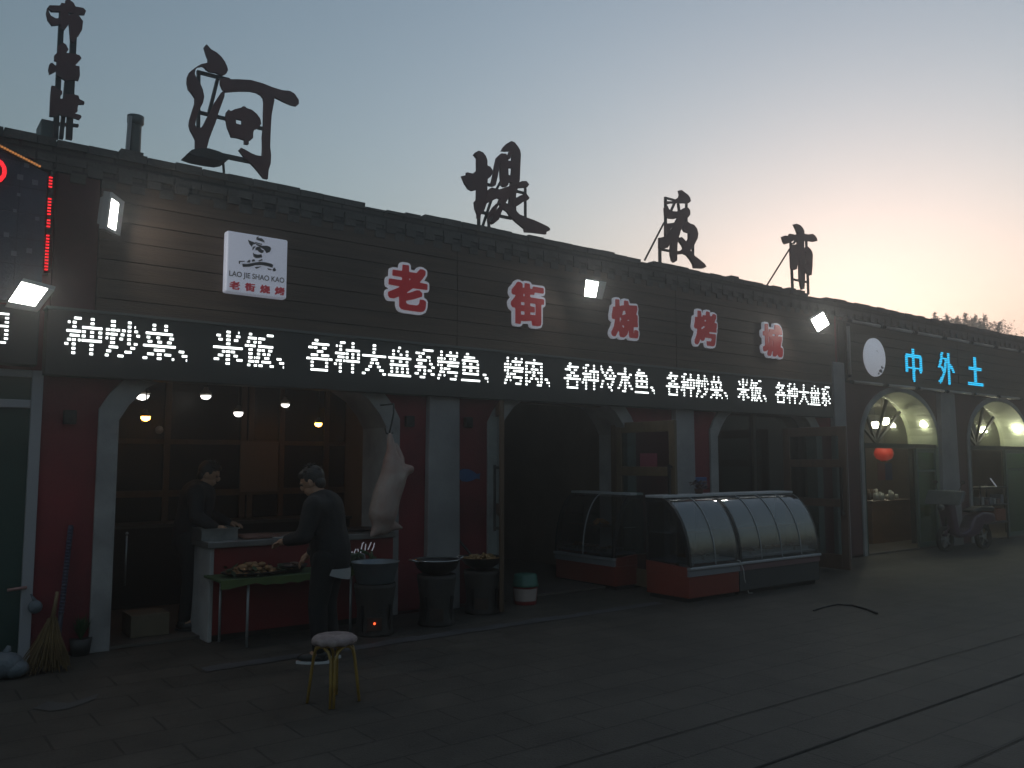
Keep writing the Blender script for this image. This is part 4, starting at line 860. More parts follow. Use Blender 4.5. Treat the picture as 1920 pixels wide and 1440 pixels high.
t.name = 'wall_clock'
def shade_lamp(label, px, py, y, r, h, cord_to):
    q = P(px, py, y=y)
    t = thing('hanging_lamp', label, 'lamp', q, group='white drum lamps of the right neighbour')
    MB().lathe([(.001, -h/2), (r*.9, -h/2), (r, -h/2+.02), (r, h/2-.02), (r*.9, h/2), (.001, h/2)], q, 20).build('shade', M_lampg, t)
    MB().lathe([(r*.4, h/2+.002), (r*.3, h/2+.05), (.001, h/2+.055)], q, 12).build('cap', M_blackmat, t)
    MB().tube([(q.x, q.y, q.z+h/2+.04), (q.x, q.y, cord_to)], .007, 6).build('cord', M_blackmat, t)
shade_lamp('white drum lamp behind the fanlight of the first round arch', 1660, 790, .8, .075, .13, 2.99)
shade_lamp('white drum lamp hanging before the right reveal of the first round arch', 1733, 794, .18, .07, .115, 2.74)
shade_lamp('white drum lamp behind the fanlight of the second round arch', 1844, 806, .8, .075, .13, 2.99)
shade_lamp('white drum lamp before the right reveal of the second round arch, at the right edge', 1907, 804, .14, .07, .12, 2.62)
shade_lamp('small far lamp glimpsed at the left corner of the first round arch', 1641, 797, 2.8, .08, .14, 2.99)

# ------------------------------------------------------------------ grill counter
cx0 = P(392, 1205, z=0); CY = cx0.y
cX0, cX1 = cx0.x, op1[1]-.02
CH_ = P(395, 1016, y=CY).z
ct = thing('grill_counter', 'red fronted serving counter with a white end pier and steel top in the grill opening', 'counter', ((cX0+cX1)/2, CY+.3, 0))
MB().box(cX0+.02, cX1, CY, CY+.55, .06, CH_-.06).build('red_front', mat('counter_red', (.17, .012, .014), .5, c2=(.12, .01, .012), scale=2), ct)
MB().box(cX0-.02, cX0+.02, CY-.01, CY+.62, 0, CH_-.06).build('white_pier', M_white, ct, bevel=.008)
MB().box(cX0-.05, cX1+.01, CY-.04, CY+.66, CH_-.06, CH_).build('counter_top', mat('counter_top', (.26, .25, .25), .35, metal=.6, c2=(.16, .15, .15), scale=3), ct, bevel=.008)
MB().box(cX0+.02, cX1, CY+.03, CY+.5, 0, .06).build('plinth', M_dark, ct)
b = MB(); rnd = random.Random(4)
def scrib(u, v, pts, w=.010):
    o = P(u, v, y=CY-.002)
    b.prism([(o.x+x, o.z+z) for x, z in ribbon(pts, w)], CY-.004, CY-.0005)
for u, v, pts in ((645, 1047, [(0, 0), (.05, 0), (.05, .035), (0, .035), (0, .002)]), (655, 1044, [(0, 0), (.03, .05), (.06, 0)]), (664, 1041, [(.02, .06), (0, .03), (.02, 0), (.05, .02), (.04, .06)]),
                  (676, 1036, [(0, 0), (.02, .09), (.035, .1)]), (684, 1035, [(0, 0), (.01, .08)]), (690, 1034, [(0, .02), (.03, .08), (.035, .09)]), (697, 1035, [(0, .01), (.02, .05), (.03, .09)])):
    scrib(u, v, pts)
b.build('white_lettering', M_signwhite, ct)
# things on the counter
q = P(410, 985, y=CY+.25)
t = thing('steel_tray', 'square steel food tray on the left end of the counter', 'tray', (q.x, CY+.3, CH_))
b = MB(); tx0, tx1 = WX(378, CY+.12, 1000), WX(446, CY+.12, 1000); th = .11
b.box(tx0, tx1, CY+.12, CY+.42, CH_+.002, CH_+.012)
for (a0, a1, e0, e1) in ((tx0, tx1, CY+.12, CY+.128), (tx0, tx1, CY+.412, CY+.42), (tx0, tx0+.008, CY+.128, CY+.412), (tx1-.008, tx1, CY+.128, CY+.412)): b.box(a0, a1, e0, e1, CH_+.012, CH_+th)
b.box(tx0-.015, tx1+.015, CY+.105, CY+.12, CH_+th-.012, CH_+th)
b.build('pan', M_steel, t)
rnd = random.Random(21)
b = MB()
for k in range(16): b.ball((rnd.uniform(tx0+.05, tx1-.05), rnd.uniform(CY+.16, CY+.38), CH_+.06+rnd.uniform(-.02, .02)), rnd.uniform(.03, .05), rnd.uniform(.03, .05), .025, u=8, v=6)
b.build('food', mat('cooked_food', (.13, .07, .035), .6, c2=(.07, .035, .02), scale=14), t)
def heap(mb, c, rx, ry, h, n, s, seed):
    rnd = random.Random(seed)
    for k in range(n):
        a = rnd.uniform(0, 6.283); r_ = math.sqrt(rnd.random()); x, y = c[0]+rx*r_*math.cos(a), c[1]+ry*r_*math.sin(a)
        Mx = Matrix.Rotation(rnd.uniform(0, 3.14), 3, 'Z') @ Matrix.Rotation(rnd.uniform(-.5, .5), 3, 'X')
        mb.ball((x, y, c[2]+h*(1-r_*r_)*rnd.uniform(.3, 1)+s*.3), s*rnd.uniform(.7, 1.7), s*rnd.uniform(.5, .9), s*rnd.uniform(.35, .7), M=Mx, u=8, v=5)
t = thing('skewer_pile', 'flat pile of meat skewers on the counter right of the steel tray', 'food', (WX(475, CY+.2, 1000), CY+.2, CH_))
b = MB(); xk0, xk1 = tx1+.04, WX(515, CY+.2, 1000)
for k in range(14):
    y_ = CY+.04+k*.026; z_ = CH_+.012+.006*(k % 3); b.tube([(xk0, y_, z_), (xk1, y_+rnd.uniform(-.02, .02), z_)], .009, 6)
b.build('meat', mat('raw_meat', (.16, .07, .05), .5, c2=(.10, .04, .03), scale=20), t)
t = thing('cleaver', 'bright steel knife blade lying on the counter by the customer\'s sleeve', 'knife', (WX(528, CY+.02, 1000), CY, CH_))
b = MB(); k0, k1 = WX(512, CY, 1000), WX(546, CY, 1000); b.box(k0, k1, CY-.03, CY+.045, CH_+.004, CH_+.010); b.build('blade', mat('bright_steel', (.7, .71, .74), .3, metal=.7), t)
b = MB(); b.box(k1, k1+.1, CY-.01, CY+.018, CH_+.002, CH_+.022); b.build('handle', M_blackmat, t)
t = thing('plate', 'dark plate on the right end of the counter by the carcass', 'plate', (WX(675, CY+.3, 990), CY+.3, CH_))
MB().lathe([(.0, .004), (.12, .004), (.19, .025), (.195, .03), (.12, .012), (.0, .012)], (WX(672, CY+.3, 990), CY+.3, CH_), 24).build('dish', mat('dark_dish', (.03, .032, .04), .4), t)

# hanging carcass
def skin_graph(name, nodes, edges, material, parent, sub=2, world=True):
    me = bpy.data.meshes.new(name); me.from_pydata([n[:3] for n in nodes], edges, []); me.materials.append(material)
    o = bpy.data.objects.new(name, me); COL.objects.link(o)
    sk = o.modifiers.new('skin', 'SKIN'); sk.use_smooth_shade = True
    for i, n in enumerate(nodes):
        r_ = n[3] if isinstance(n[3], tuple) else (n[3], n[3]); me.skin_vertices[0].data[i].radius = r_
    me.skin_vertices[0].data[0].use_root = True
    ss = o.modifiers.new('subdivision', 'SUBSURF'); ss.levels = sub; ss.render_levels = sub
    if parent: put(o, parent, world)
    return o
def blob(name, nodes, edges, material, parent, voxel=.02, world=True, smooth=4, extra=None, out=False):
    """one continuous surface grown from balls and tapered limbs"""
    b = MB()
    for n in nodes: b.ball(n[:3], n[3], u=16, v=10)
    for i, j in edges:
        p, q = Vector(nodes[i][:3]), Vector(nodes[j][:3])
        if (q-p).length > 1e-3: b.tube([p, p.lerp(q, .5), q], [nodes[i][3], (nodes[i][3]+nodes[j][3])/2, nodes[j][3]], 16)
    if extra: extra(b)
    o = b.build(name, material, None)
    mo = o.modifiers.new('remesh', 'REMESH'); mo.mode = 'VOXEL'; mo.voxel_size = voxel; mo.use_smooth_shade = True
    ms = o.modifiers.new('smooth', 'SMOOTH'); ms.iterations = smooth; ms.factor = .5
    dg = bpy.context.evaluated_depsgraph_get(); me = bpy.data.meshes.new_from_object(o.evaluated_get(dg), depsgraph=dg)
    old = o.data; o.modifiers.clear()
    if out: bpy.data.objects.remove(o); bpy.data.meshes.remove(old); return me
    o.data = me; bpy.data.meshes.remove(old); me.name = name
    for p_ in me.polygons: p_.use_smooth = True
    if parent: put(o, parent, world)
    return o
HY = -.32
def h(px, py, r_, dy=0.0): q = P(px, py, y=HY+dy); return (q.x, q.y, q.z, r_)
t = thing('hanging_carcass', 'pale skinned animal carcass hung head down from a hook at the right jamb', 'carcass', (WX(735, HY, 900), HY, WZ(735, 1000, HY)))
nodes = [h(736, 900, .145), h(735, 868, .10), h(734, 843, .055), h(731, 815, .027), h(757, 882, .072), h(769, 880, .048), h(725, 930, .15), h(718, 962, .15), h(716, 985, .105), h(738, 986, .05), h(753, 990, .020), h(706, 994, .06), h(698, 1003, .03), h(747, 862, .07, .12), h(742, 836, .035, .14)]
c_ = blob('body', nodes, [(0, 1), (1, 2), (2, 3), (0, 4), (4, 5), (0, 6), (6, 7), (7, 8), (8, 9), (9, 10), (8, 11), (11, 12), (0, 13), (13, 14)], mat('pale_flesh', (.34, .28, .255), .55, c2=(.29, .17, .15), scale=3.2, detail=8, bump=.5, bscale=16), t, .016)
b = MB(); a_ = P(738, 775, y=HY); e_ = P(730, 812, y=HY)
b.tube([(a_.x, -.02, a_.z+.10), (a_.x, HY, a_.z+.10), a_, P(734, 795, y=HY), e_], .009, 8); b.tube([P(722, 803, y=HY), P(724, 812, y=HY), P(731, 815, y=HY), P(737, 811, y=HY)], .008, 8)
b.build('hook', M_black, t)
# ------------------------------------------------------------------ low table before the counter with food
l1, l2 = P(465, 1215, z=0), P(641, 1182, z=0)
TZ = P(465, 1088, x=l1.x).z if False else .61
ty = (l1.y+l2.y)/2
TX0, TX1 = P(402, 1085, z=TZ).x, P(692, 1058, z=TZ).x
t = thing('low_table', 'low narrow food table with a green cloth edge on thin steel legs before the counter', 'table', ((TX0+TX1)/2, ty, 0))
TY0, TY1 = ty-.12, ty+.36
MB().box(TX0, TX1, TY0, TY1, TZ-.025, TZ).build('table_top', mat('green_cloth', (.045, .085, .03), .8, c2=(.03, .055, .022), scale=4), t, bevel=.008)
b = MB(); rnd = random.Random(6); x = TX0
pts = []
while x < TX1-.01: pts.append((x, TZ-.025-rnd.uniform(.02, .06))); x += .08
b.prism([(TX0, TZ-.001)]+pts+[(TX1, TZ-.03), (TX1, TZ-.001)], TY0-.008, TY0-.002); b.build('cloth_hem', mat('hem_green', (.09, .13, .035), .8, c2=(.06, .09, .03), scale=6), t)
for x_, y_ in ((l1.x, TY0+.05), (l2.x, TY0+.05), (l1.x-.12, TY1-.05), (l2.x-.1, TY1-.05)):
    MB().tube([(x_, y_, 0), (x_, y_, TZ-.026)], .013, 8).build('leg', M_dull, t)
t = thing('meat_platter', 'dark leafy platter heaped with pale orange cooked meat at the left of the low table', 'platter', (P(470, 1065, z=TZ+.05).x, ty, TZ))
px_, py_ = P(472, 1068, z=TZ+.04).x, ty+.08
MB().lathe([(0, .003), (.2, .003), (.30, .03), (.31, .04), (.2, .012), (0, .012)], (px_, py_, TZ), 28, sy=.62).build('dish', M_blackmat, t)
b = MB(); heap(b, (px_-.02, py_, TZ+.015), .24, .14, .09, 46, .035, 3); b.build('meat', mat('roast_meat', (.30, .16, .07), .6, c2=(.16, .08, .035), scale=16), t)
b = MB(); rnd = random.Random(12)
for k in range(50):
    a = rnd.uniform(0, 6.28); r_ = rnd.uniform(.7, 1.05); c = Vector((px_+.3*r_*math.cos(a), py_+.18*r_*math.sin(a), TZ+.03+rnd.uniform(0, .05)))
    d1 = Vector((rnd.uniform(-1, 1), rnd.uniform(-1, 1), rnd.uniform(-.2, .6))).normalized()*.055; d2 = d1.cross(Vector((0, 0, 1))).normalized()*.022
    b.face([c-d1, c+d2, c+d1, c-d2])
b.build('leaves', mat('leaf_garnish', (.03, .06, .025), .6, c2=(.02, .035, .015), scale=9), t)
t = thing('vegetable_bundle', 'bundle of dark green vegetables right of the customer on the low table', 'vegetables', (P(668, 1048, z=TZ+.05).x, ty, TZ))
b = MB(); c0 = P(666, 1052, z=TZ+.05)
for k in range(36):
    p_ = Vector((c0.x+rnd.uniform(-.16, .16), ty+.1+rnd.uniform(-.1, .1), TZ+.02+rnd.uniform(0, .1))); d = Vector((rnd.uniform(-.1, .1), rnd.uniform(-.05, .05), rnd.uniform(-.02, .05)))
    b.tube([p_-d, p_+d*.3, p_+d], [.012, .018, .006], 6)
b.build('stalks', mat('dark_greens', (.04, .075, .03), .6, c2=(.025, .045, .02), scale=7), t)
t = thing('spice_bag', 'small patterned white packet on the low table just right of the customer', 'packet', (P(651, 1040, z=TZ).x, ty+.2, TZ))
q_ = P(651, 1043, z=TZ+.05)
MB().hexa([(q_.x-.05, ty+.2, TZ+.002), (q_.x+.05, ty+.2, TZ+.002), (q_.x+.05, ty+.25, TZ+.002), (q_.x-.05, ty+.25, TZ+.002), (q_.x-.04, ty+.24, TZ+.10), (q_.x+.045, ty+.24, TZ+.11), (q_.x+.045, ty+.25, TZ+.11), (q_.x-.04, ty+.25, TZ+.10)]).build('wrapper', mat('packet', (.30, .30, .32), .5, c2=(.10, .10, .12), scale=40), t)
t = thing('dark_bowl', 'dark round bowl of raw food between the meat platter and the customer', 'bowl', (P(535, 1060, z=TZ).x, ty, TZ))
q_ = P(538, 1062, z=TZ+.04)
MB().lathe([(0, .004), (.07, .004), (.13, .06), (.14, .075), (.125, .07), (.06, .02), (0, .018)], (q_.x, ty+.05, TZ), 24).build('bowl', M_blackmat, t)
b = MB(); heap(b, (q_.x, ty+.05, TZ+.04), .10, .10, .05, 18, .025, 5); b.build('raw_food', mat('raw_food', (.14, .08, .06), .6, c2=(.08, .045, .035), scale=15), t)

# ------------------------------------------------------------------ stoves, woks, basin, bucket
def at_ground(px, py): return P(px, py, z=0)
def stove(label, c, r, h, name='coal_stove'):
    t = thing(name, label, 'stove', (c.x, c.y, 0), group='black drum stoves under the pots')
    MB().lathe([(0, 0), (r*.92, 0), (r*.95, .02), (r*.88, .05), (r*.85, h*.5), (r, h*.92), (r, h), (r*.85, h), (r*.8, h*.8), (0, h*.8)], (c.x, c.y, 0), 28).build('drum', mat('sooty_drum', (.018, .017, .017), .7, c2=(.03, .024, .02), scale=5, bump=.3), t)
    for k in range(4):
        a = k*math.pi/2+.4; MB().bar((c.x+r*.8*math.cos(a), c.y+r*.8*math.sin(a), 0), (c.x+r*.98*math.cos(a), c.y+r*.98*math.sin(a), h*.6), .03, .012).build('rib', M_black, t)
    d = (Vector((CAM.x, CAM.y, 0))-Vector((c.x, c.y, 0))).normalized(); s_ = Vector((-d.y, d.x, 0)); e = Vector((c.x, c.y, 0))+d*r*.90
    MB().hexa([e-s_*.07+V3(0, 0, .06)-d*.1, e+s_*.07+V3(0, 0, .06)-d*.1, e+s_*.07+V3(0, 0, .06)+d*.005, e-s_*.07+V3(0, 0, .06)+d*.005, e-s_*.07+V3(0, 0, .18)-d*.1, e+s_*.07+V3(0, 0, .18)-d*.1, e+s_*.07+V3(0, 0, .18)+d*.012, e-s_*.07+V3(0, 0, .18)+d*.012]).build('draught_door', mat('rust_door', (.05, .03, .022), .8, c2=(.03, .02, .016), scale=8), t)
    return t, d, s_, e
s1 = P(702, 1188, z=0); s2 = P(818, 1170, z=0); s3 = P(903, 1148, z=0)
t, d, s_, e = stove('left drum stove with a glowing ember, under the blue grey basin', s1, .20, .48)
q_ = P(705, 1152, y=s1.y-.21)
MB().ball(e+d*.018-s_*.0+V3(0, 0, .13), .011, u=8, v=6).build('ember', glow('ember', (1, .10, .03), 3), t)
stove('middle drum stove carrying the pan with the shiny rim', s2, .20, .50)
stove('right drum stove carrying the wok of yellow food', s3, .20, .46)
def rimz(px, py, c): return P(px, py, y=c.y).z
t = thing('basin', 'wide blue grey sheet metal basin on the left stove by the low table', 'basin', (s1.x, s1.y, .48))
MB().lathe([(0, .005), (.17, .005), (.18, .01), (.225, .20), (.235, .205), (.218, .20), (.165, .02), (0, .018)], (s1.x, s1.y, .48), 36).build('shell', mat('blue_grey_sheet', (.20, .23, .26), .45, metal=.4, c2=(.15, .175, .20), scale=5), t)
t = thing('wide_pan', 'black deep pan with a shiny silver rim on the middle stove', 'pan', (s2.x, s2.y, .5))
MB().lathe([(0, .002), (.12, .002), (.20, .06), (.235, .14), (.24, .145), (.225, .14), (.19, .07), (.11, .015), (0, .012)], (s2.x, s2.y, .50), 36).build('bowl', M_black, t)
MB().lathe([(.226, .146), (.25, .150), (.252, .156), (.226, .153)], (s2.x, s2.y, .50), 36).build('rim', mat('bright_rim', (.7, .72, .75), .25, metal=.9), t)
MB().lathe([(0, .122), (.21, .124)], (s2.x, s2.y, .50), 30).build('broth', mat('broth', (.10, .10, .11), .12), t)
b = MB()
for sgn in (-1, 1): b.tube([(s2.x+sgn*.245, s2.y-.05, .64), (s2.x+sgn*.30, s2.y-.04, .66), (s2.x+sgn*.30, s2.y+.04, .66), (s2.x+sgn*.245, s2.y+.05, .64)], .009, 8)
b.build('handle', M_steel, t)
t = thing('wok', 'black wok heaped with pale yellow food on the right stove', 'wok', (s3.x, s3.y, .46))
MB().lathe([(0, .0), (.08, .002), (.18, .06), (.25, .14), (.262, .142), (.24, .14), (.17, .07), (0, .02)], (s3.x, s3.y, .46), 36).build('bowl', M_black, t)
b = MB(); heap(b, (s3.x, s3.y, .46+.11), .20, .19, .055, 80, .028, 14); b.lathe([(.0, .115), (.19, .10)], (s3.x, s3.y, .46), 24); b.build('food', mat('yellow_food', (.33, .20, .085), .7, c2=(.22, .12, .05), scale=20), t)
MB().bar((s3.x+.02, s3.y+.24, .60), (s3.x-.05, s3.y+.45, .80), .02).build('handle', M_blackmat, t)
q_ = P(985, 1132, z=0)
t = thing('paint_bucket', 'red and white bucket with a green basin resting upside down on top', 'bucket', (q_.x, q_.y, 0))
MB().lathe([(0, 0), (.125, 0), (.13, .01), (.145, .20), (.15, .205), (.13, .203), (0, .195)], (q_.x, q_.y, 0), 32).build('pail', mat('bucket_red', (.22, .02, .02), .4), t)
b = MB(); n = 14; d = (CAM-q_); a0 = math.atan2(d.y, d.x)
for k in range(n):
    a, a2 = a0-1.15+2.3*k/n, a0-1.15+2.3*(k+1)/n
    b.face([(q_.x+.1345*math.cos(a), q_.y+.1345*math.sin(a), .045), (q_.x+.1345*math.cos(a2), q_.y+.1345*math.sin(a2), .045), (q_.x+.147*math.cos(a2), q_.y+.147*math.sin(a2), .185), (q_.x+.147*math.cos(a), q_.y+.147*math.sin(a), .185)])
b.build('paper_label', mat('pale_label', (.40, .32, .30), .6, c2=(.32, .26, .25), scale=9), t)
t2 = thing('green_basin', 'small dark green plastic basin upturned on the red and white bucket', 'basin', (q_.x, q_.y, .206))
MB().lathe([(.155, .206), (.16, .215), (.15, .235), (.135, .33), (.12, .345), (0, .35)], (q_.x, q_.y, 0), 32).build('shell', mat('green_plastic', (.02, .10, .075), .4), t2)
# bits on the pavement
for nm, lab, px, py, col, w_, h_ in (('firewood_block', 'small pale block of wood on the pavement between two stoves', 862, 1130, (.16, .14, .13), .10, .13),
        ('stove_brick', 'reddish brick lying on the pavement before the middle stove', 832, 1163, (.16, .07, .05), .16, .06), ('paper_scrap', 'crumpled white paper scrap at the foot of the right stove', 915, 1140, (.30, .30, .31), .10, .05),
        ('kindling', 'short upright stick of kindling leaning on the middle stove', 823, 1140, (.20, .13, .09), .05, .12)):
    q_ = P(px, py, z=0)
    b = MB(); rnd = random.Random(px)
    b.hexa([(q_.x-w_/2, q_.y-.05, 0), (q_.x+w_/2, q_.y-.06, 0), (q_.x+w_/2*.9, q_.y+.05, 0), (q_.x-w_/2*.9, q_.y+.06, 0), (q_.x-w_/2*.8, q_.y-.04, h_), (q_.x+w_/2*.7, q_.y-.03, h_*.85), (q_.x+w_/2*.8, q_.y+.04, h_*.9), (q_.x-w_/2*.9, q_.y+.04, h_)])
    o = b.build(nm, mat(nm+'_m', col, .8, c2=tuple(v*.6 for v in col), scale=12, bump=.3), None, bevel=.008); tag(o, lab, 'debris')

# ------------------------------------------------------------------ stool
q_ = P(632, 1322, z=0); SH = .445
t = thing('stool', 'round stool with a cloth wrapped seat on bent yellow tube legs, nearest the camera', 'stool', (q_.x, q_.y, 0))
c = Vector((q_.x+.01, q_.y+.08, 0))
b = MB(); n = 40; rings = []
rnd = random.Random(31); ph = [rnd.uniform(0, 6.28) for _ in range(4)]
prof = [(.001, .012), (.08, .014), (.125, .008), (.150, -.006), (.157, -.022), (.150, -.042), (.13, -.05), (.001, -.05)]
for i, (r_, z_) in enumerate(prof):
    ring = []
    for k in range(n):
        a = 2*math.pi*k/n; wob = 1+(.02*math.sin(9*a+ph[0])+.015*math.sin(17*a+ph[1]))*(1 if i in (3, 4, 5) else .2); dz = .006*math.sin(11*a+ph[2])*(1 if i > 3 and i < 7 else .15)
        ring.append(b.b.verts.new((c.x+r_*wob*math.cos(a), c.y+r_*wob*math.sin(a), SH+z_+dz)))
    rings.append(ring)
for i in range(len(rings)-1):
    for k in range(n): b.b.faces.new([rings[i][k], rings[i][(k+1) % n], rings[i+1][(k+1) % n], rings[i+1][k]]).smooth = True
b.build('seat', mat('seat_cloth', (.34, .27, .26), .9, c2=(.20, .15, .15), scale=14, bump=.4, bscale=60), t)
M_ytube = mat('yellow_tube', (.30, .19, .035), .4, c2=(.22, .13, .03), scale=6)
d = (CAM-c); a0 = math.atan2(d.y, d.x)-.05
for k in range(4):
    a = a0+k*math.pi/2; u_ = Vector((math.cos(a), math.sin(a), 0)); s_ = Vector((-math.sin(a), math.cos(a), 0)); b = MB()
    for sg in (-1, 1):
        b.tube([c+u_*.06+s_*sg*.085+V3(0, 0, SH-.055), c+u_*.10+s_*sg*.06+V3(0, 0, SH-.060), c+u_*.125+s_*sg*.032+V3(0, 0, SH-.085), c+u_*.138+s_*sg*.014+V3(0, 0, SH-.14), c+u_*.155+s_*sg*.0115+V3(0, 0, SH*.4), c+u_*.175+s_*sg*.0115+V3(0, 0, .004)], .0105, 8)
    b.build('leg', M_ytube, t)
MB().lathe([(.10, SH-.062), (.11, SH-.055), (.10, SH-.048)], (c.x, c.y, 0), 24).build('seat_ring', M_ytube, t)

# ------------------------------------------------------------------ people
def eval_skin(nodes, edges, sub=2):
    o = skin_graph('tmp', nodes, edges, M_skin, None, sub)
    dg = bpy.context.evaluated_depsgraph_get(); me = bpy.data.meshes.new_from_object(o.evaluated_get(dg), depsgraph=dg)
    d = o.data; bpy.data.objects.remove(o); bpy.data.meshes.remove(d)
    return me
def person(label, loc, rz, J, cloth, trouser, shoe_sole, hem=None, apron=None):
    t = thing('person', label, 'person', loc, rz)
    pel, chest, neck, head = J['pelvis'], J['chest'], J['neck'], J['head']
    mid = (Vector(pel)+Vector(chest))/2
    N = [(*pel, .13), (*mid, .125), (*chest, .14), (*neck, .058), (*(Vector(neck)*.4+Vector(head)*.6), .062)]; E_ = [(0, 1), (1, 2), (2, 3), (3, 4)]
    for sd in ('L', 'R'):
        sh, el, wr, hand = J['sh'+sd], J['el'+sd], J['wr'+sd], J['ha'+sd]
        i = len(N); N += [(*sh, .062), (*el, .045), (*wr, .030), (*hand, (.040, .022))]; E_ += [(2, i), (i, i+1), (i+1, i+2), (i+2, i+3)]
        hp, kn, an, toe = J['hp'+sd], J['kn'+sd], J['an'+sd], J['to'+sd]
        i = len(N); N += [(*hp, .095), (*kn, .062), (*an, .042), (*toe, .034)]; E_ += [(0, i), (i, i+1), (i+1, i+2), (i+2, i+3)]
    mes = [blob('tmp', [(*n[:3], n[3] if not isinstance(n[3], tuple) else .030) for n in N], E_, M_skin, None, .018, out=True, smooth=3)]
    for sd, sg in (('L', 1), ('R', -1)):
        wr, hand = Vector(J['wr'+sd]), Vector(J['ha'+sd]); d = (hand-wr).normalized(); s_ = d.cross(Vector((0, 0, 1))); s_ = s_.normalized() if s_.length > .1 else Vector((0, 1, 0)); dn = d.cross(s_).normalized()
        if dn.z > 0: dn = -dn
        for k, (o_, L) in enumerate(((-.030, .072), (-.010, .082), (.010, .076), (.029, .060))):
            b0 = hand+s_*o_; mes.append(eval_skin([(*(b0-d*.01), .010), (*(b0+d*L*.4), .0095), (*(b0+d*L*.72+dn*L*.22), .0085), (*(b0+d*L*.88+dn*L*.5), .007)], [(0, 1), (1, 2), (2, 3)], 1))
        th = hand-d*.035+s_*(.032*sg)
        mes.append(eval_skin([(*th, .012), (*(th+d*.03+s_*.02*sg+dn*.008), .0105), (*(th+d*.056+s_*.022*sg+dn*.02), .0085)], [(0, 1), (1, 2)], 1))
    b = MB()
    for me in mes:
        b.b.from_mesh(me); bpy.data.meshes.remove(me)
    hd = Vector(head); tilt = J.get('tilt', 0.0); Mh = Matrix.Rotation(tilt, 3, 'Y')
    def H(x, y, z): return hd+Mh @ Vector((x, y, z))
    b.ball(H(-.005, 0, .02), .098, .076, .105, M=Mh); b.ball(H(.03, 0, -.055), .062, .055, .062, M=Mh)      # skull, jaw
    b.ball(H(.098, 0, -.015), .020, .013, .026, M=Mh, u=8, v=6)                                              # nose
    for sg in (-1, 1):
        b.ball(H(-.01, sg*.078, -.01), .022, .010, .034, M=Mh, u=8, v=6); b.ball(H(.078, sg*.034, .022), .018, .024, .010, M=Mh, u=8, v=6)   # ears, brows
    b.ball(H(.083, 0, -.062), .014, .026, .010, M=Mh, u=8, v=6)                                              # mouth
    b.build('body', M_skin, t, smooth=True, world=False)
    b = MB()
    for sg in (-1, 1): b.ball(H(.081, sg*.033, .004), .011, .013, .008, M=Mh, u=8, v=6)
    b.build('eyes', mat('eye_dark', (.02, .015, .012), .2), t, world=False)
    b = MB(); b.ball(H(-.022, 0, .040), .102, .084, .100, M=Mh); b.ball(H(.03, 0, .085), .065, .07, .04, M=Mh); b.ball(H(-.06, 0, -.02), .05, .07, .07, M=Mh)
    rnd = random.Random(4)
    for k in range(60):
        a = rnd.uniform(0, 6.28); e = rnd.uniform(.1, 1.45); p_ = H(-.02+.1*math.cos(e)*math.cos(a), .083*math.cos(e)*math.sin(a), .045+.1*math.sin(e)); b.tube([p_, p_+Vector((rnd.uniform(-.02, .02), rnd.uniform(-.02, .02), rnd.uniform(-.005, .02)))], [.008, .002], 5)
    b.build('hair', M_hair, t, world=False)
    # jacket and trousers
    N = [(*mid, .165), (*chest, .175), (*(Vector(chest)*.45+Vector(neck)*.55), .10), (*(Vector(pel)+Vector((0, 0, .01))), .172), (*(Vector(pel)+Vector((0, 0, -.07))), .172)]; E_ = [(0, 1), (1, 2), (0, 3), (3, 4)]
    for sd in ('L', 'R'):
        sh, el, wr = J['sh'+sd], J['el'+sd], J['wr'+sd]; i = len(N)
        N += [(*sh, .088), (*el, .068), (*(Vector(wr)*.93+Vector(el)*.07), .052)]; E_ += [(1, i), (i, i+1), (i+1, i+2)]
    def folds(b):
        rnd = random.Random(len(label))
        for sd in ('L', 'R'):
            sh, el, wr = Vector(J['sh'+sd]), Vector(J['el'+sd]), Vector(J['wr'+sd])
            for k in range(5):
                c = sh.lerp(el, .25+.17*k); b.ball(c, .079-.004*k, .079-.004*k, .012, M=Matrix.Rotation(rnd.uniform(-.6, .6), 3, 'X'))
        b.ball(Vector(neck)*.8+Vector(chest)*.2, .085, .085, .05)
    blob('jacket', N, E_, cloth, t, .017, world=False, smooth=3, extra=folds)
    N = [(*(Vector(pel)+Vector((0, 0, -.02))), .145)]; E_ = []
    for sd in ('L', 'R'):
        hp, kn, an = Vector(J['hp'+sd]), Vector(J['kn'+sd]), Vector(J['an'+sd]); i = len(N)
        N += [(*hp, .115), (*kn, .082), (*(an+(kn-an)*.12), .066)]; E_ += [(0, i), (i, i+1), (i+1, i+2)]
    blob('trousers', N, E_, trouser, t, .017, world=False, smooth=3)
    for sd in ('L', 'R'):
        an, to = Vector(J['an'+sd]), Vector(J['to'+sd]); d = to-an; d.z = 0; d.normalize(); z0 = J.get('fz'+sd, 0.0)
        a = math.atan2(d.y, d.x); Mz = Matrix.Rotation(a, 3, 'Z')
        base = Vector((an.x, an.y, z0))
        b = MB(); b.ball(base+d*.055+V3(0, 0, .045), .135, .047, .045, M=Mz); b.ball(base-d*.01+V3(0, 0, .07), .055, .047, .05, M=Mz)
        sh_ = b.build('shoe', M_blackmat, t, smooth=True, world=False)
        b = MB(); n = 20; ring = [base+d*(.055+.142*math.cos(2*math.pi*k/n))+Vector((-d.y, d.x, 0))*.05*math.sin(2*math.pi*k/n) for k in range(n)]
        lo = [b.b.verts.new(p_+V3(0, 0, .001)) for p_ in ring]; hi = [b.b.verts.new(p_+V3(0, 0, .020)) for p_ in ring]
        b.b.faces.new(lo[::-1]); b.b.faces.new(hi)
        for k in range(n): b.b.faces.new([lo[k], lo[(k+1) % n], hi[(k+1) % n], hi[k]])
        so_ = b.build('sole', shoe_sole, None); so_.parent = sh_
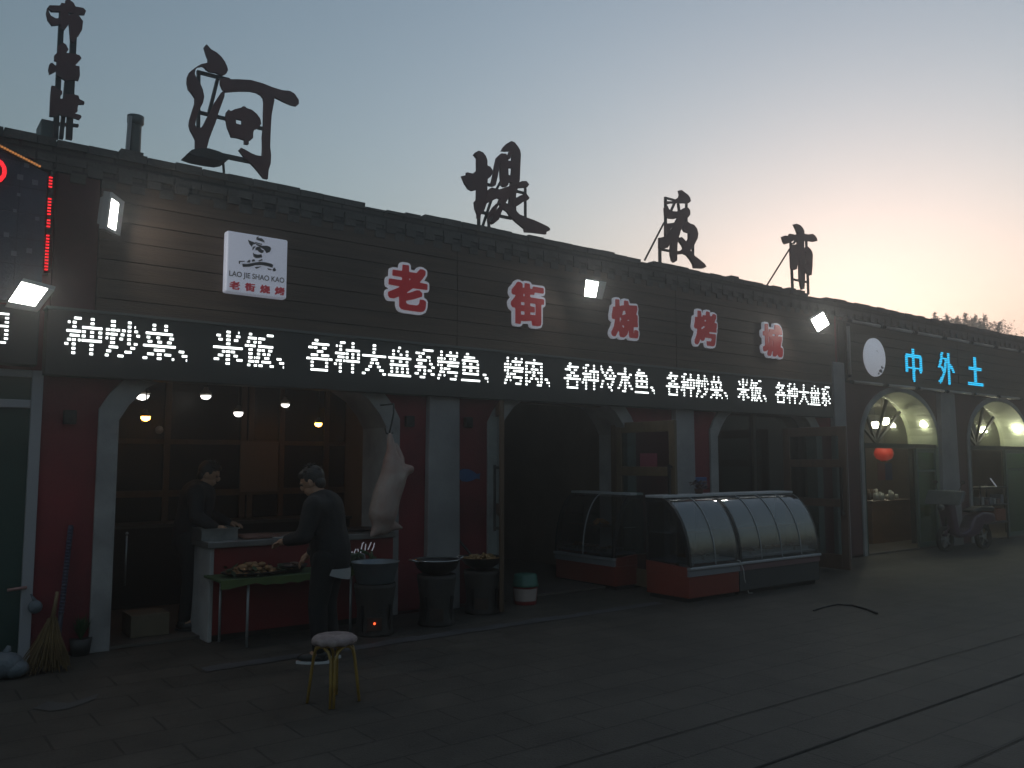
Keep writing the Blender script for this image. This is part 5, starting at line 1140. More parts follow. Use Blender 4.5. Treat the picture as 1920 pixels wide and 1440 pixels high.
    if hem:
        p_ = Vector(pel)+Vector((0, 0, -.105)); b = MB()
        n = 36
        for k in range(n):
            a0_, a1_ = math.pi*(.55+1.0*k/n), math.pi*(.55+1.0*(k+1)/n); f0, f1_ = math.sin(math.pi*k/n), math.sin(math.pi*(k+1)/n)
            q0, q1 = p_+V3(0.168*math.cos(a0_), 0.168*math.sin(a0_), -.06), p_+V3(0.168*math.cos(a1_), 0.168*math.sin(a1_), -.06)
            b.face([q0+V3(0, 0, -.012-.055*f0), q1+V3(0, 0, -.012-.055*f1_), q1+V3(0, 0, .03), q0+V3(0, 0, .03)])
        b.build('shirt_hem', hem, t, world=False)
    return t
M_jacket = mat('black_jacket', (.008, .008, .010), .8, c2=(.005, .005, .007), scale=8, bump=.6, bscale=14)
M_trou = mat('dark_trousers', (.007, .007, .009), .85, c2=(.005, .005, .006), scale=6, bump=.4, bscale=16)
M_sole = mat('white_sole', (.5, .5, .52), .5)
f1, f2 = P(584, 1240, z=0), P(622, 1236, z=0)
loc = (f1+f2)/2
face = math.atan2(.605, -.797)-.12
person('man in a black jacket with white shirt hem bending over the low table', (loc.x, loc.y, 0), face, dict(
    pelvis=(-.06, 0, .90), chest=(.01, 0, 1.24), neck=(.06, 0, 1.38), head=(.115, 0, 1.475), tilt=.42,
    shL=(.03, .19, 1.28), elL=(.08, .25, 1.04), wrL=(.25, .19, 1.0), haL=(.32, .17, .98),
    shR=(.03, -.19, 1.28), elR=(.03, -.26, 1.02), wrR=(.20, -.23, .86), haR=(.26, -.21, .80),
    hpL=(-.05, .09, .84), knL=(.01, .10, .47), anL=(-.02, .10, .08), toL=(.12, .12, .035),
    hpR=(-.05, -.09, .84), knR=(.0, -.10, .47), anR=(-.05, -.11, .08), toR=(.09, -.14, .035)), M_jacket, M_trou, M_sole, hem=mat('white_shirt', (.30, .30, .31), .8))
q_ = P(358, 1180, y=.36)
person('dark clothed cook standing behind the left end of the counter', (q_.x, .42, .03), -.45, dict(
    pelvis=(-.02, 0, .92), chest=(.04, 0, 1.27), neck=(.09, 0, 1.40), head=(.14, 0, 1.49), tilt=.35,
    shL=(.05, .20, 1.32), elL=(.12, .27, 1.08), wrL=(.32, .18, .99), haL=(.39, .16, .985),
    shR=(.05, -.20, 1.32), elR=(.08, -.30, 1.09), wrR=(.26, -.34, .99), haR=(.33, -.34, .985),
    hpL=(-.02, .09, .86), knL=(.03, .10, .48), anL=(-.02, .10, .08), toL=(.12, .12, .035),
    hpR=(-.02, -.09, .86), knR=(.02, -.10, .48), anR=(-.03, -.11, .08), toR=(.11, -.13, .035)), mat('navy_overall', (.007, .007, .010), .85, c2=(.005, .005, .007), scale=7, bump=.5, bscale=14), M_trou, M_blackmat)
# ------------------------------------------------------------------ open door leaves
def leaf(label, hinge, ang, L, z1, material, pane, rails, handle_at, hside, stile=.10):
    t = thing('door_leaf', label, 'door', (hinge[0], hinge[1], 0), ang, group='opened wooden door leaves')
    b = MB()
    b.box(0, stile, -.025, .025, .03, z1); b.box(L-stile, L, -.025, .025, .03, z1)
    zs = [.03]+list(rails)+[z1]
    for i, z in enumerate(zs):
        lo = z if i == 0 else (z-.14 if i == len(zs)-1 else z-.06)
        hi = z+.22 if i == 0 else (z if i == len(zs)-1 else z+.06)
        b.box(stile, L-stile, -.022, .022, lo, hi)
    b.build('frame', material, t, world=False, bevel=.004, seg=1)
    MB().box(stile, L-stile, -.004, .004, .25, z1-.14).build('pane', pane, t, world=False)
    b = MB(); x = L-stile/2
    b.bar((x, hside*.075, handle_at-.36), (x, hside*.075, handle_at+.36), .03, .03); b.bar((x, hside*.026, handle_at-.33), (x, hside*.07, handle_at-.33), .03); b.bar((x, hside*.026, handle_at+.33), (x, hside*.07, handle_at+.33), .03)
    b.build('handle', M_black, t, world=False)
    return t
M_leafglass = glass('leaf_glass', (.60, .70, .68), .13, .06)
M_doorold = mat('old_door_wood', (.15, .10, .055), .55, c2=(.10, .065, .035), scale=3, stretch=(3, 3, .6))
leaf('open glazed wooden door leaf right of the dark middle doorway, with a red notice', (8.10, .14), R(-90), 1.06, 2.17, M_doorold, M_leafglass, [1.52], 1.25, -1)
leaf('open wooden door leaf seen edge on at the left jamb of the middle doorway', (op2[0]+.06, .10), math.atan2(-.845, -.535), .95, 2.32, M_brown, M_leafglass, [1.1], 1.25, -1)
M_doorred = mat('reddish_door_wood', (.12, .065, .045), .55, c2=(.08, .045, .032), scale=3, stretch=(3, 3, .6))
leaf('open glazed wooden door leaf with two cross rails, left of the first round arch', (11.75, .05), R(-90), 1.10, 2.18, M_doorred, M_leafglass, [1.02, 1.62], 1.2, -1, .12)
t = thing('door_notice', 'plain red notice stuck on the glass of the door leaf in the middle doorway', 'notice', (8.09, -.5, 1.35))
MB().box(8.088, 8.092, P(1232, 860, x=8.09).y, P(1200, 860, x=8.09).y, P(1215, 880, x=8.09).z, P(1215, 850, x=8.09).z).build('paper', mat('red_paper', (.20, .03, .06), .7), t)

# ------------------------------------------------------------------ refrigerated display cases with curved glass
PROF = [(-.35, .40), (-.335, .58), (-.295, .76), (-.22, .94), (-.12, 1.08), (-.02, 1.165), (.06, 1.20)]
def case(label, loc, rz, L, colour, mull, kick=None, food=None, band=None, D=.35):
    t = thing('display_case', label, 'display case', loc, rz, group='glass fronted display cases before the doorways')
    pr = [(y*D/.35, z) for y, z in PROF]
    MB().box(.0, L, -D+.02, D, .05, .30).build('lower_panel', colour, t, world=False, bevel=.01)
    MB().box(.03, L-.03, -D+.07, D-.03, 0, .05).build('plinth', M_dark, t, world=False)
    MB().box(-.003, L+.003, -D+.004, -D+.04, .302, .375).build('front_band', band or mat('case_band', (.20, .205, .23), .45), t, world=False)
    MB().box(-.006, L+.006, -D-.02, -D+.045, .377, .408).build('front_rail', mat('case_rail', (.48, .49, .53), .3, metal=.6), t, world=False, bevel=.006)
    for xx in (0, L-.04):       # end cheeks: coloured foot, framed glass above
        MB().prismx([(-D+.02, .302), (D, .302), (D, .44), (-D+.02, .40)], xx, xx+.04).build('end_panel', colour, t, world=False)
        ins = [(y+.045, z) for y, z in pr[:-1]]
        MB().prismx([*pr, (D, 1.20), (D, .442), (D-.04, .442), (D-.04, 1.15), (pr[-1][0]+.02, 1.155)]+[(y+.05, z-.03) for y, z in pr[-2:0:-1]]+[(-D+.045, .44), (-D+.003, .41)], xx+.001, xx+.039).build('end_frame', M_blackmat, t, world=False)
        MB().prismx([(-D+.04, .442)]+[(y+.045, z-.02) for y, z in pr[1:]]+[(D-.035, 1.155), (D-.035, .442)], xx+.009, xx+.015).build('end_glass', M_case, t, world=False)
    b = MB(); n = len(pr)
    fine = []
    for i in range(n-1):
        for k in range(3):
            s_ = k/3; p0 = pr[max(i-1, 0)]; p1 = pr[i]; p2 = pr[i+1]; p3 = pr[min(i+2, n-1)]
            fine.append(tuple(.5*((2*p1[j])+(-p0[j]+p2[j])*s_+(2*p0[j]-5*p1[j]+4*p2[j]-p3[j])*s_*s_+(-p0[j]+3*p1[j]-3*p2[j]+p3[j])*s_**3) for j in (0, 1)))
    fine.append(pr[-1])
    for i in range(len(fine)-1):
        b.face([(.041, *fine[i]), (L-.041, *fine[i]), (L-.041, *fine[i+1]), (.041, *fine[i+1])]).smooth = True
    bmesh.ops.remove_doubles(b.b, verts=b.b.verts[:], dist=1e-5)
    b.build('curved_glass', M_case, t, world=False)
    for k in range(1, mull):
        x = L*k/mull; b = MB(); b.tube([(x, y-.004, z+.003) for y, z in fine], .008, 6); b.build('glass_joint', M_dull, t, world=False)
    MB().box(-.004, L+.004, pr[-1][0]-.012, D, 1.203, 1.235).build('top_board', mat('case_top', (.46, .46, .49), .4), t, world=False, bevel=.006)
    MB().box(.026, L-.026, D-.03, D-.004, .445, 1.198).build('back_doors', mat('case_back', (.04, .04, .042), .5), t, world=False)
    MB().box(.03, L-.03, -D+.05, D-.035, .44, .46).build('deck', M_dull, t, world=False)
    MB().box(.03, L-.03, -.06, D-.035, .78, .79).build('shelf', mat('case_shelf', (.25, .27, .27), .2), t, world=False)
    b = MB(); b.box(.03, L-.03, -.066, -.060, .775, .797); b.build('shelf_edge', M_brown, t, world=False)
    rnd = random.Random(int(L*100))
    x = .12; n_ = 0
    while x < L-.25:
        w_ = rnd.uniform(.22, .32); b = MB(); b.box(x, x+w_, -.2, .12, .461, .475)
        for (a, c, e, f_) in ((x, x+w_, -.2, -.194), (x, x+w_, .114, .12), (x, x+.006, -.194, .114), (x+w_-.006, x+w_, -.194, .114)): b.box(a, c, e, f_, .475, .505)
        tr = b.build('food_tray', M_steel, t, world=False)
        b = MB(); heap(b, (x+w_/2, -.04, .478), w_*.38, .11, .05, 22, .026, n_+int(L*10)); o = b.build('food', mat('tray_food_%d' % (n_ % 3), ((.22, .10, .03), (.12, .06, .035), (.20, .15, .08))[n_ % 3], .6, c2=((.12, .05, .02), (.07, .035, .02), (.12, .08, .045))[n_ % 3], scale=18), tr); o.matrix_parent_inverse = Matrix()
        x += w_+.05; n_ += 1
    if food:
        b = MB()
        for (x_, y_, s_) in food: heap(b, (x_, y_, .792), s_, s_*.7, .09, 20, .035, int(x_*100))
        b.build('roast_on_shelf', mat('roast_orange', (.45, .18, .03), .5, c2=(.28, .10, .02), scale=14), t, world=False)
    return t
M_caser = mat('case_red', (.23, .036, .020), .45, c2=(.17, .028, .017), scale=1.5)
M_casegrey = mat('case_grey', (.055, .058, .062), .5, c2=(.04, .042, .046), scale=2)
cB = P(1295, 1132, z=0)
xB1 = P(1389, 1060, y=cB.y, ).x
LB = xB1-cB.x-.01
case('orange red display case with a curved glass front, nearest the camera', (cB.x, cB.y+.35, 0), 0, LB, M_caser, 2)
xC1 = P(1540, 1040, y=cB.y).x
case('longest display case with a grey base and four curved panes, right of the red ones', (xB1+.015, cB.y+.36, 0), 0, xC1-xB1-.03, M_casegrey, 4, band=mat('case_band_pink', (.16, .09, .10), .45))
aN = P(1151, 1108, z=0)
case('dark red display case facing left, half inside the middle doorway with an orange roast', (aN.x+.28, .95, 0), R(-90), .95-aN.y, M_caser, 2, food=[(.55, .08, .10)], D=.28)
# little things on the cases
q_ = P(1305, 928, y=cB.y+.6)
t = thing('dried_plant', 'small bushy dark red plant on top of the orange red display case', 'plant', (q_.x, cB.y+.55, 1.236))
MB().lathe([(0, 1.237), (.045, 1.237), (.06, 1.30), (.05, 1.30), (0, 1.29)], (q_.x, cB.y+.55, 0), 16).build('pot', mat('clay_pot', (.10, .05, .04), .8), t)
b = MB(); rnd = random.Random(15)
for k in range(120):
    a = rnd.uniform(0, 6.28); r_ = rnd.uniform(0, .13); c = Vector((q_.x+r_*math.cos(a), cB.y+.55+r_*math.sin(a), 1.30+rnd.uniform(0, .10)))
    d1 = Vector((rnd.uniform(-1, 1), rnd.uniform(-1, 1), rnd.uniform(-.3, 1))).normalized()*.03; d2 = d1.orthogonal().normalized()*.012
    b.face([c-d1, c+d2, c+d1, c-d2])
b.build('foliage', mat('dark_red_leaves', (.10, .03, .03), .7, c2=(.03, .025, .02), scale=8), t)
q0_, q1_, q2_ = P(1388, 1052, y=cB.y-.03), P(1396, 1085, y=cB.y-.04), P(1404, 1112, z=.006)
t = thing('white_cable', 'thin white cable dropping from between the two front display cases to the ground', 'cable', q2_)
MB().tube([(q0_.x-.02, cB.y+.0, q0_.z+.01), q0_, ((q0_.x+q1_.x)/2+.005, cB.y-.05, (q0_.z+q1_.z)/2), q1_, (q2_.x-.02, q2_.y+.02, .1), q2_, (q2_.x+.05, q2_.y-.02, .006)], .006, 6).build('cable', mat('white_cable_m', (.5, .5, .5), .5), t)
t = thing('ground_cable', 'black cable lying in a curve on the open paving', 'cable', P(1600, 1140, z=0))
MB().tube([P(x, y, z=.012) for x, y in ((1525, 1145), (1545, 1138), (1570, 1133), (1600, 1135), (1625, 1142), (1645, 1150))], [.008, .009, .010, .012, .013, .012], 6).build('cable', M_blackmat, t)

# small wall pieces
q_ = P(879, 891, y=-.02)
t = thing('wall_plate', 'blue fish shaped plate on the red wall left of the middle doorway', 'sign', (q_.x, -.02, q_.z-.07))
MB().prism([(q_.x+dx*.145, q_.z+dz) for dx, dz in ((-1, -.02), (-.9, .05), (-.5, .075), (0, .07), (.5, .04), (.8, .01), (1.15, .02), (1.05, -.02), (1.1, -.05), (.8, -.035), (.4, -.06), (-.1, -.075), (-.6, -.07))], -.02, -.001).build('plate', mat('blue_plate', (.03, .07, .20), .5, c2=(.04, .10, .26), scale=6), t)
q_ = P(1312, 905, y=-.02)
t = thing('wall_plate', 'blue plate low on the red wall above the orange red display case', 'sign', (q_.x, -.02, q_.z-.09))
MB().box(q_.x-.14, q_.x+.16, -.02, -.001, q_.z-.09, q_.z+.08).build('plate', MATS['blue_plate'], t, bevel=.01)
for lab, px, py in (('small dark box on the red wall left of the grill opening', 131, 782), ('small dark box on the red wall between carcass and white pilaster', 768, 790), ('small dark box on the red wall right of the white pilaster', 878, 792)):
    q_ = P(px, py, y=-.03)
    t = thing('wall_box', lab, 'box', (q_.x, 0, q_.z-.05), group='small dark boxes on the red wall')
    MB().box(q_.x-.05, q_.x+.05, -.06, 0, q_.z-.06, q_.z+.06).build('case', M_blackmat, t, bevel=.008)
    MB().box(q_.x-.02, q_.x+.02, -.066, -.06, q_.z-.04, q_.z-.01).build('button', M_black, t)
# things by the left jamb
q_ = P(85, 1262, z=0); top = P(118, 1000, y=-.05)
t = thing('straw_broom', 'yellow straw broom leaning on the white door frame at the lower left', 'broom', (q_.x, q_.y, 0))
hp = Vector((q_.x+.10, -.04, .95)); bp = Vector((q_.x+.0, q_.y+.02, .52)); base = Vector((q_.x-.03, q_.y, 0.0))
hp = P(104, 1130, y=q_.y+.12); bp = P(98, 1165, y=q_.y+.1)
MB().tube([bp, hp, hp+(hp-bp)*.6], [.02, .014, .013], 8).build('handle', mat('broom_handle', (.15, .10, .05), .7), t)
b = MB(); rnd = random.Random(17)
for k in range(260):
    a = rnd.uniform(-1, 1); e_ = Vector((q_.x+.0+a*.17+rnd.uniform(-.02, .02), q_.y+rnd.uniform(-.06, .06), rnd.uniform(.0, .10))); s_ = bp+Vector((a*.03, rnd.uniform(-.02, .02), rnd.uniform(-.03, .03)))
    m_ = s_.lerp(e_, .45)+Vector((-a*.01, 0, 0))
    b.tube([s_, m_, e_], [.006, .006, .003], 4, cap=False)
b.build('straw', mat('straw', (.13, .085, .03), .85, c2=(.08, .05, .02), scale=10), t)
p0_, p1_ = P(113, 1165, y=-.14), P(133, 985, y=-.03)
t = thing('banded_pole', 'blue black banded pole leaning on the red wall beside the broom', 'pole', (p0_.x, -.2, 0))
pf = P(105, 1235, y=-.22); pf.z = 0
MB().tube([pf, p0_, p1_], .020, 8).build('shaft', mat('dark_blue_plastic', (.035, .035, .06), .5), t)
b = MB()
for k in range(26):
    s_ = .35+.64*k/26; a = pf.lerp(p1_, s_); b.tube([a, a+(p1_-pf).normalized()*.014], .023, 8)
b.build('band', mat('blue_band', (.055, .055, .10), .6), t)
q_ = P(150, 1228, z=0)
t = thing('potted_plant', 'small dark green plant at the foot of the left white jamb', 'plant', (q_.x, q_.y, 0))
MB().lathe([(0, 0), (.07, 0), (.09, .14), (.08, .14), (0, .12)], (q_.x, q_.y, 0), 18).build('pot', mat('dark_pot', (.03, .03, .03), .6), t)
b = MB()
for k in range(60):
    a = rnd.uniform(0, 6.28); L = rnd.uniform(.12, .26); d = Vector((math.cos(a)*rnd.uniform(.1, .5), math.sin(a)*rnd.uniform(.1, .5), 1)).normalized(); s_ = Vector((-math.sin(a), math.cos(a), 0))*.012; o_ = Vector((q_.x, q_.y, .12))
    b.face([o_-s_*.4, o_+d*L*.5-s_, o_+d*L+Vector((0, 0, -.02)), o_+d*L*.5+s_])
b.build('leaves', mat('plant_green', (.02, .08, .025), .6, c2=(.012, .045, .015), scale=8), t)
q_ = P(10, 1275, z=0)
t = thing('white_bag', 'pale tied plastic bag on the ground at the lower left corner', 'bag', (q_.x, q_.y, 0))
b = MB(); b.ball((q_.x-.02, q_.y+.06, .10), .15, .12, .10); b.ball((q_.x+.06, q_.y+.03, .07), .10, .09, .07); b.tube([(q_.x, q_.y+.06, .17), (q_.x+.02, q_.y+.06, .24)], [.04, .015], 8)
b.build('sack', mat('bag_plastic', (.12, .14, .165), .5, c2=(.08, .10, .12), scale=9, bump=.8, bscale=16), t, smooth=True)
q_ = P(66, 1138, y=-.12)
t = thing('hanging_bag', 'small pale bag hanging on the white door frame above the broom', 'bag', (q_.x, -.1, q_.z-.06))
b = MB(); b.ball((q_.x, -.12, q_.z), .055, .04, .055); b.tube([(q_.x, -.12, q_.z+.04), (q_.x-.03, -.07, q_.z+.10)], [.02, .006], 6); b.build('sack', MATS['bag_plastic'], t, smooth=True)
q_ = P(32, 1104, y=-.07)
t = thing('door_pull', 'pinkish horizontal pull on the teal glass door of the left shop', 'door pull', (q_.x, -.05, q_.z))
MB().tube([(q_.x-.07, -.07, q_.z-.006), (q_.x+.07, -.07, q_.z+.006)], .013, 8).build('grip', mat('pink_grip', (.30, .16, .15), .5), t)
# crate behind the left end of the counter
a_, c_ = P(246, 1160, y=.25), P(318, 1160, y=.25)
t = thing('cardboard_box', 'beige cardboard box on the floor inside the grill opening, left of the counter', 'box', ((a_.x+c_.x)/2, .4, .03))
MB().box(a_.x, c_.x, .25, .6, .031, P(280, 1152, y=.25).z).build('carton', mat('cardboard', (.16, .125, .085), .85, c2=(.12, .095, .065), scale=4), t, bevel=.004)
q_ = P(238, 1000, y=.35)
t = thing('gas_lighter_rod', 'thin steel rod hanging at the left inside the grill opening', 'rod', (q_.x, .35, q_.z-.5))
b = MB(); b.tube([(q_.x, .35, q_.z-.48), (q_.x, .35, q_.z-.02)], .008, 6); b.ball((q_.x, .35, q_.z), .014, u=8, v=6); b.build('rod', M_steel, t)
t = thing('back_counter', 'dark work counter along the back of the grill room', 'counter', (3, 2.0, 0))
MB().box(XA+.3, xi1-.3, 1.95, 2.45, .03, .90).build('cabinet', M_dark, t); MB().box(XA+.28, xi1-.28, 1.92, 2.47, .902, .94).build('worktop', mat('worktop', (.05, .045, .04), .4), t)

# ------------------------------------------------------------------ inside the first round arch
AX0, AX1 = arches[0]
def green_leaf(a, c, y, lab):
    t = thing('green_door', lab, 'door', ((a+c)/2, y, 0), group='pale green glass doors of the round arches')
    b = MB(); b.box(a, a+.06, y, y+.05, .03, SPR-.08); b.box(c-.06, c, y, y+.05, .03, SPR-.08); b.box(a+.06, c-.06, y, y+.05, .03, .12); b.box(a+.06, c-.06, y, y+.05, SPR-.16, SPR-.08); b.box(a+.06, c-.06, y, y+.05, 1.45, 1.49)
    b.build('frame', mat('sage_frame', (.08, .12, .10), .5), t)
    MB().box(a+.06, c-.06, y+.015, y+.03, .12, SPR-.16).build('pane', glass('sage_pane', (.42, .60, .50), .05, .05), t)
green_leaf(WX(1720, .02, 900), AX1-.02, .02, 'pale green glass door panel at the right side of the first round arch')
green_leaf(arches[1][0]+1.72, arches[1][1]-.02, .02, 'pale green glass door panel at the right edge of the photo in the second round arch')
q_ = P(1657, 850, y=1.2)
t = thing('red_lantern', 'round glowing red lantern hanging inside the first round arch', 'lantern', q_)
b = MB(); b.lathe([(.06, -.15), (.15, -.11), (.19, -.03), (.19, .03), (.15, .11), (.06, .15)], q_, 24)
b.build('body', mat('lantern_red', (.42, .03, .015), .6, emit=.30), t)
b = MB(); b.lathe([(.001, .15), (.07, .15), (.07, .18), (.001, .185)], q_, 16); b.lathe([(.001, -.18), (.07, -.18), (.07, -.15), (.001, -.15)], q_, 16); b.tube([(q_.x, q_.y, q_.z+.18), (q_.x, q_.y, 2.99)], .006, 6)
b.build('fittings', mat('brass', (.25, .16, .04), .4, metal=.6), t)
q_ = P(1666, 882, y=1.8)
t = thing('wall_calendar', 'blue and dark red poster on the wall behind the red lantern', 'poster', (q_.x, 4.98, q_.z-.1))
qa, qc = P(1648, 868, y=4.9), P(1676, 900, y=4.9)
MB().box(qa.x, (qa.x+qc.x)/2, 4.94, 4.95, qc.z, qa.z).build('red_half', mat('poster_red', (.22, .03, .04), .6), t); MB().box((qa.x+qc.x)/2+.002, qc.x, 4.94, 4.95, qc.z, qa.z).build('blue_half', mat('poster_blue', (.03, .06, .22), .6), t)
dk = thing('service_desk', 'reddish brown wooden service desk inside the first round arch', 'desk', (AX0+1.1, 1.1, 0))
d0, d1 = P(1634, 935, y=.9), P(1712, 935, y=.9)
MB().box(d0.x, d1.x, .9, 1.5, .031, P(1670, 938, y=.9).z-.04).build('front', mat('desk_wood', (.17, .07, .025), .5, c2=(.11, .045, .018), scale=2.5, stretch=(1, 1, 4)), dk)
MB().box(d0.x-.03, d1.x+.03, .86, 1.55, P(1670, 938, y=.9).z-.038, P(1670, 938, y=.9).z).build('top', mat('desk_top', (.10, .05, .03), .4), dk)
dz = P(1670, 938, y=.9).z
t = thing('tableware', 'cluster of white cups and tea things on the service desk', 'tableware', (d0.x+.8, 1.2, dz)); rnd = random.Random(3)
wallc = []
for k in range(14):
    x_ = d0.x+.25+rnd.uniform(0, 1.1); y_ = 1.0+rnd.uniform(0, .45); r_ = rnd.uniform(.035, .06); hh = rnd.uniform(.08, .22)
    b = MB(); b.lathe([(0, .001), (r_*.8, .001), (r_, hh*.6), (r_*.7, hh), (r_*.55, hh), (0, hh*.9)], (x_, y_, dz), 12); b.build('cup', mat('china', (.50, .50, .47), .35) if k % 4 else M_brown, t)
# rack and clutter in the second arch
A2 = arches[1][0]
t = thing('display_rack', 'dark two tier rack with pale goods in the second round arch', 'rack', (A2+.8, .2, 0))
r0, r1 = P(1838, 925, y=-.05), P(1886, 925, y=-.05)
b = MB()
for x_ in (r0.x, r1.x):
    for y_ in (-.05, .35): b.tube([(x_, y_, 0), (x_, y_, 1.15)], .016, 6)
b.build('upright', M_black, t)
for z_ in (.35, .72, 1.08): MB().box(r0.x-.03, r1.x+.03, -.08, .38, z_, z_+.03).build('shelf', M_blackmat, t)
rnd = random.Random(10)
for z_ in (.38, .75):
    for k in range(6):
        x_ = r0.x+.08+k*(r1.x-r0.x-.1)/6; b = MB(); b.box(x_, x_+.12, -.04, .2, z_+.001, z_+rnd.uniform(.08, .2)); b.build('goods', mat('goods_%d' % (k % 3), ((.22, .22, .22), (.09, .05, .05), (.14, .14, .16))[k % 3], .6), t, bevel=.01)
b = MB(); q1_ = P(1862, 905, y=.0); b.bar(P(1868, 912, y=0), P(1857, 897, y=0), .02); b.bar(P(1852, 914, y=0), P(1868, 915, y=0), .02); b.build('bright_stand', M_signwhite, t)
# ------------------------------------------------------------------ electric scooter before the second arch
q_ = P(1806, 960, y=-.55)
t = thing('electric_scooter', 'dark purple electric scooter with a reddish crate, parked between the round arches', 'scooter', (q_.x, -.55, 0), R(172))
M_body = mat('scooter_purple', (.07, .03, .055), .3, coat=.5); M_tyre = mat('tyre', (.014, .014, .014), .8)
def wheel(x):
    b = MB(); n = 24
    b.tube([(x+.20*math.cos(2*math.pi*k/n), 0, .22+.20*math.sin(2*math.pi*k/n)) for k in range(n+1)], .042, 8, cap=False)
    w_ = b.build('wheel', M_tyre, t, world=False)
    b = MB(); b.tube([(x, -.035, .22), (x, .035, .22)], .05, 12)
    for k in range(5):
        a = k*1.2566; b.bar((x, 0, .22), (x+.17*math.cos(a), 0, .22+.17*math.sin(a)), .03, .025, ref=(0, 1, 0))
    o = b.build('rim', M_steel, None); o.parent = w_
wheel(-.58); wheel(.58)
MB().prism([(-.85, .50), (-.80, .66), (-.45, .70), (-.18, .62), (-.02, .40), (.22, .32), (.30, .34), (.42, .95), (.52, .98), (.60, .80), (.52, .55), (.46, .30), (.30, .24), (-.10, .24), (-.32, .30), (-.45, .46), (-.68, .48)], -.13, .13).build('body_shell', M_body, t, world=False, bevel=.04, seg=3)
MB().prism([(-.82, .70), (-.80, .78), (-.45, .80), (-.15, .74), (-.12, .69), (-.45, .71)], -.12, .12).build('seat', M_blackmat, t, world=False, bevel=.03, seg=3)
b = MB(); b.tube([(.58, 0, .22), (.50, 0, .80), (.44, 0, 1.06)], .025, 8); b.tube([(.40, -.32, 1.06), (.45, -.15, 1.09), (.45, .15, 1.09), (.40, .32, 1.06)], .015, 8); b.build('handlebar', M_black, t, world=False)
for sg in (-1, 1):
    b = MB(); b.tube([(.43, sg*.2, 1.08), (.41, sg*.26, 1.22)], .006, 6); b.ball((.40, sg*.27, 1.26), .012, .055, .035, u=10, v=6); b.build('mirror', M_black, t, world=False)
b = MB(); b.hexa([(.50, -.36, .92), (.66, -.36, .84), (.66, .36, .84), (.50, .36, .92), (.42, -.36, 1.10), (.50, -.36, 1.12), (.50, .36, 1.12), (.42, .36, 1.10)]); b.build('wind_cover', mat('pale_cover', (.15, .15, .155), .6, c2=(.10, .10, .105), scale=5), t, world=False, bevel=.03)
b = MB(); b.ball((.66, 0, .80), .05, .07, .06); b.build('headlight', mat('lens', (.12, .12, .12), .2), t, world=False)
b = MB(); b.tube([(.40+.20*math.cos(a), 0, .22+.26*math.sin(a)) for a in (.2, .7, 1.2, 1.6)], .045, 8); b.build('front_mudguard', M_body, t, world=False)
b = MB(); cxr, z0_ = -.98, .52
b.box(-1.10, -.80, -.15, .15, z0_, z0_+.01)
for (a, c, e, f_) in ((-1.10, -.80, -.15, -.14), (-1.10, -.80, .14, .15), (-1.10, -1.09, -.14, .14), (-.81, -.80, -.14, .14)): b.box(a, c, e, f_, z0_+.01, z0_+.22)
b.build('crate', mat('red_crate', (.20, .06, .035), .6), t, world=False)

# ------------------------------------------------------------------ tree behind the right roof
q_ = P(1822, 600, y=9.0)
def treeq(px, py): return P(px, py, y=9.0)
t = thing('tree', 'bushy tree top with several feathery tips showing above the right roof', 'tree', (q_.x, 9.6, 0))
b = MB(); b.tube([(q_.x, 9.6, 0), (q_.x+.1, 9.6, 2.6), (q_.x-.1, 9.5, 4.6)], [.16, .12, .08], 10)
tips = [(1772, 584), (1788, 588), (1799, 594), (1813, 587), (1826, 592), (1838, 597), (1848, 591), (1860, 598), (1872, 604), (1882, 616)]
rnd = random.Random(19); segs = []
for px, py in tips:
    e_ = treeq(px, py); e_.y = 9.3+rnd.uniform(-.5, .5); s_ = Vector((q_.x+rnd.uniform(-.3, .3), 9.5, 3.4+rnd.uniform(0, .8))); m_ = s_.lerp(e_, .55)+Vector((0, 0, .1))
    b.tube([s_, m_, e_], [.045, .028, .008], 6); segs += [(s_.lerp(m_, .5), m_), (m_, e_)]
b.build('trunk', mat('bark', (.05, .04, .03), .9), t)
b = MB()
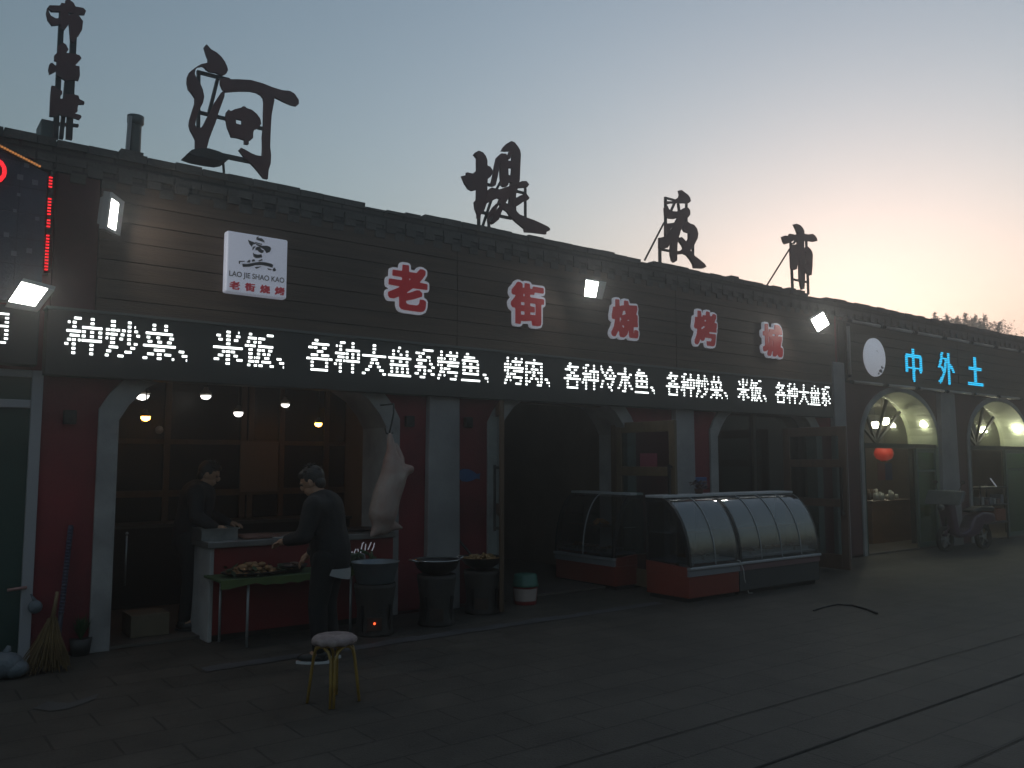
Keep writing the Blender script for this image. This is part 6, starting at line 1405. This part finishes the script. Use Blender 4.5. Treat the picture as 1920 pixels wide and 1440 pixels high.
for a, c in segs:
    up_ = c.z > 4.9
    for k in range(420):
        s_ = rnd.random(); p_ = a.lerp(c, s_); rad = (.20 if not up_ else .20*(1.05-s_)+.05)
        p_ = p_+Vector((rnd.gauss(0, rad*.6), rnd.gauss(0, rad*.6), rnd.gauss(0, rad*.5)))
        d1 = Vector((rnd.uniform(-1, 1), rnd.uniform(-1, 1), rnd.uniform(-.4, 1))).normalized()*rnd.uniform(.045, .08); d2 = d1.orthogonal().normalized()*.026
        b.face([p_-d1, p_+d2, p_+d1, p_-d2])
for k in range(5200):
    u_ = rnd.random(); c = P(1768+118*u_, 606+14*u_+rnd.uniform(-13, 40)*(1 if .06 < u_ < .95 else .5), y=9.0); p_ = Vector((c.x, 9.3+rnd.gauss(0, .45), c.z))
    d1 = Vector((rnd.uniform(-1, 1), rnd.uniform(-1, 1), rnd.uniform(-.4, 1))).normalized()*rnd.uniform(.045, .08); d2 = d1.orthogonal().normalized()*.026
    b.face([p_-d1, p_+d2, p_+d1, p_-d2])
b.build('crown', mat('tree_leaf', (.055, .085, .035), .7, c2=(.035, .055, .022), scale=3), t)

# ------------------------------------------------------------------ dark line of far trees across the square (seen in the glass of the cases)
b = MB(); rnd = random.Random(44)
for row in range(2):
    x = -75.0; pts = []
    while x < 115: pts.append((x, 5.2+rnd.uniform(0, 2.6)+1.2*math.sin(x*.11+row))); x += rnd.uniform(.7, 1.9)
    b.prism([(-75, 0)]+pts+[(pts[-1][0], 0)], -84-row*5, -81-row*5)
far = b.build('far_trees', mat('far_foliage', (.03, .036, .02), .9, c2=(.018, .022, .013), scale=1.2, bump=.8, bscale=3)); far['kind'] = 'stuff'

# ------------------------------------------------------------------ scattering air volume, added to stand in for lens veiling glare
hz = bpy.data.materials.new('glare_haze'); hz.use_nodes = True; t_ = hz.node_tree
t_.nodes.remove(t_.nodes['Principled BSDF'])
pv = t_.nodes.new('ShaderNodeVolumePrincipled'); pv.inputs['Density'].default_value = 0.0115; pv.inputs['Anisotropy'].default_value = 0.78
pv.inputs['Color'].default_value = (.95, .95, .95, 1)
t_.links.new(pv.outputs[0], t_.nodes['Material Output'].inputs['Volume'])
o = MB().box(-91, 131, -111, 91, -1, 12).build('glare_haze', hz); o['kind'] = 'stuff'
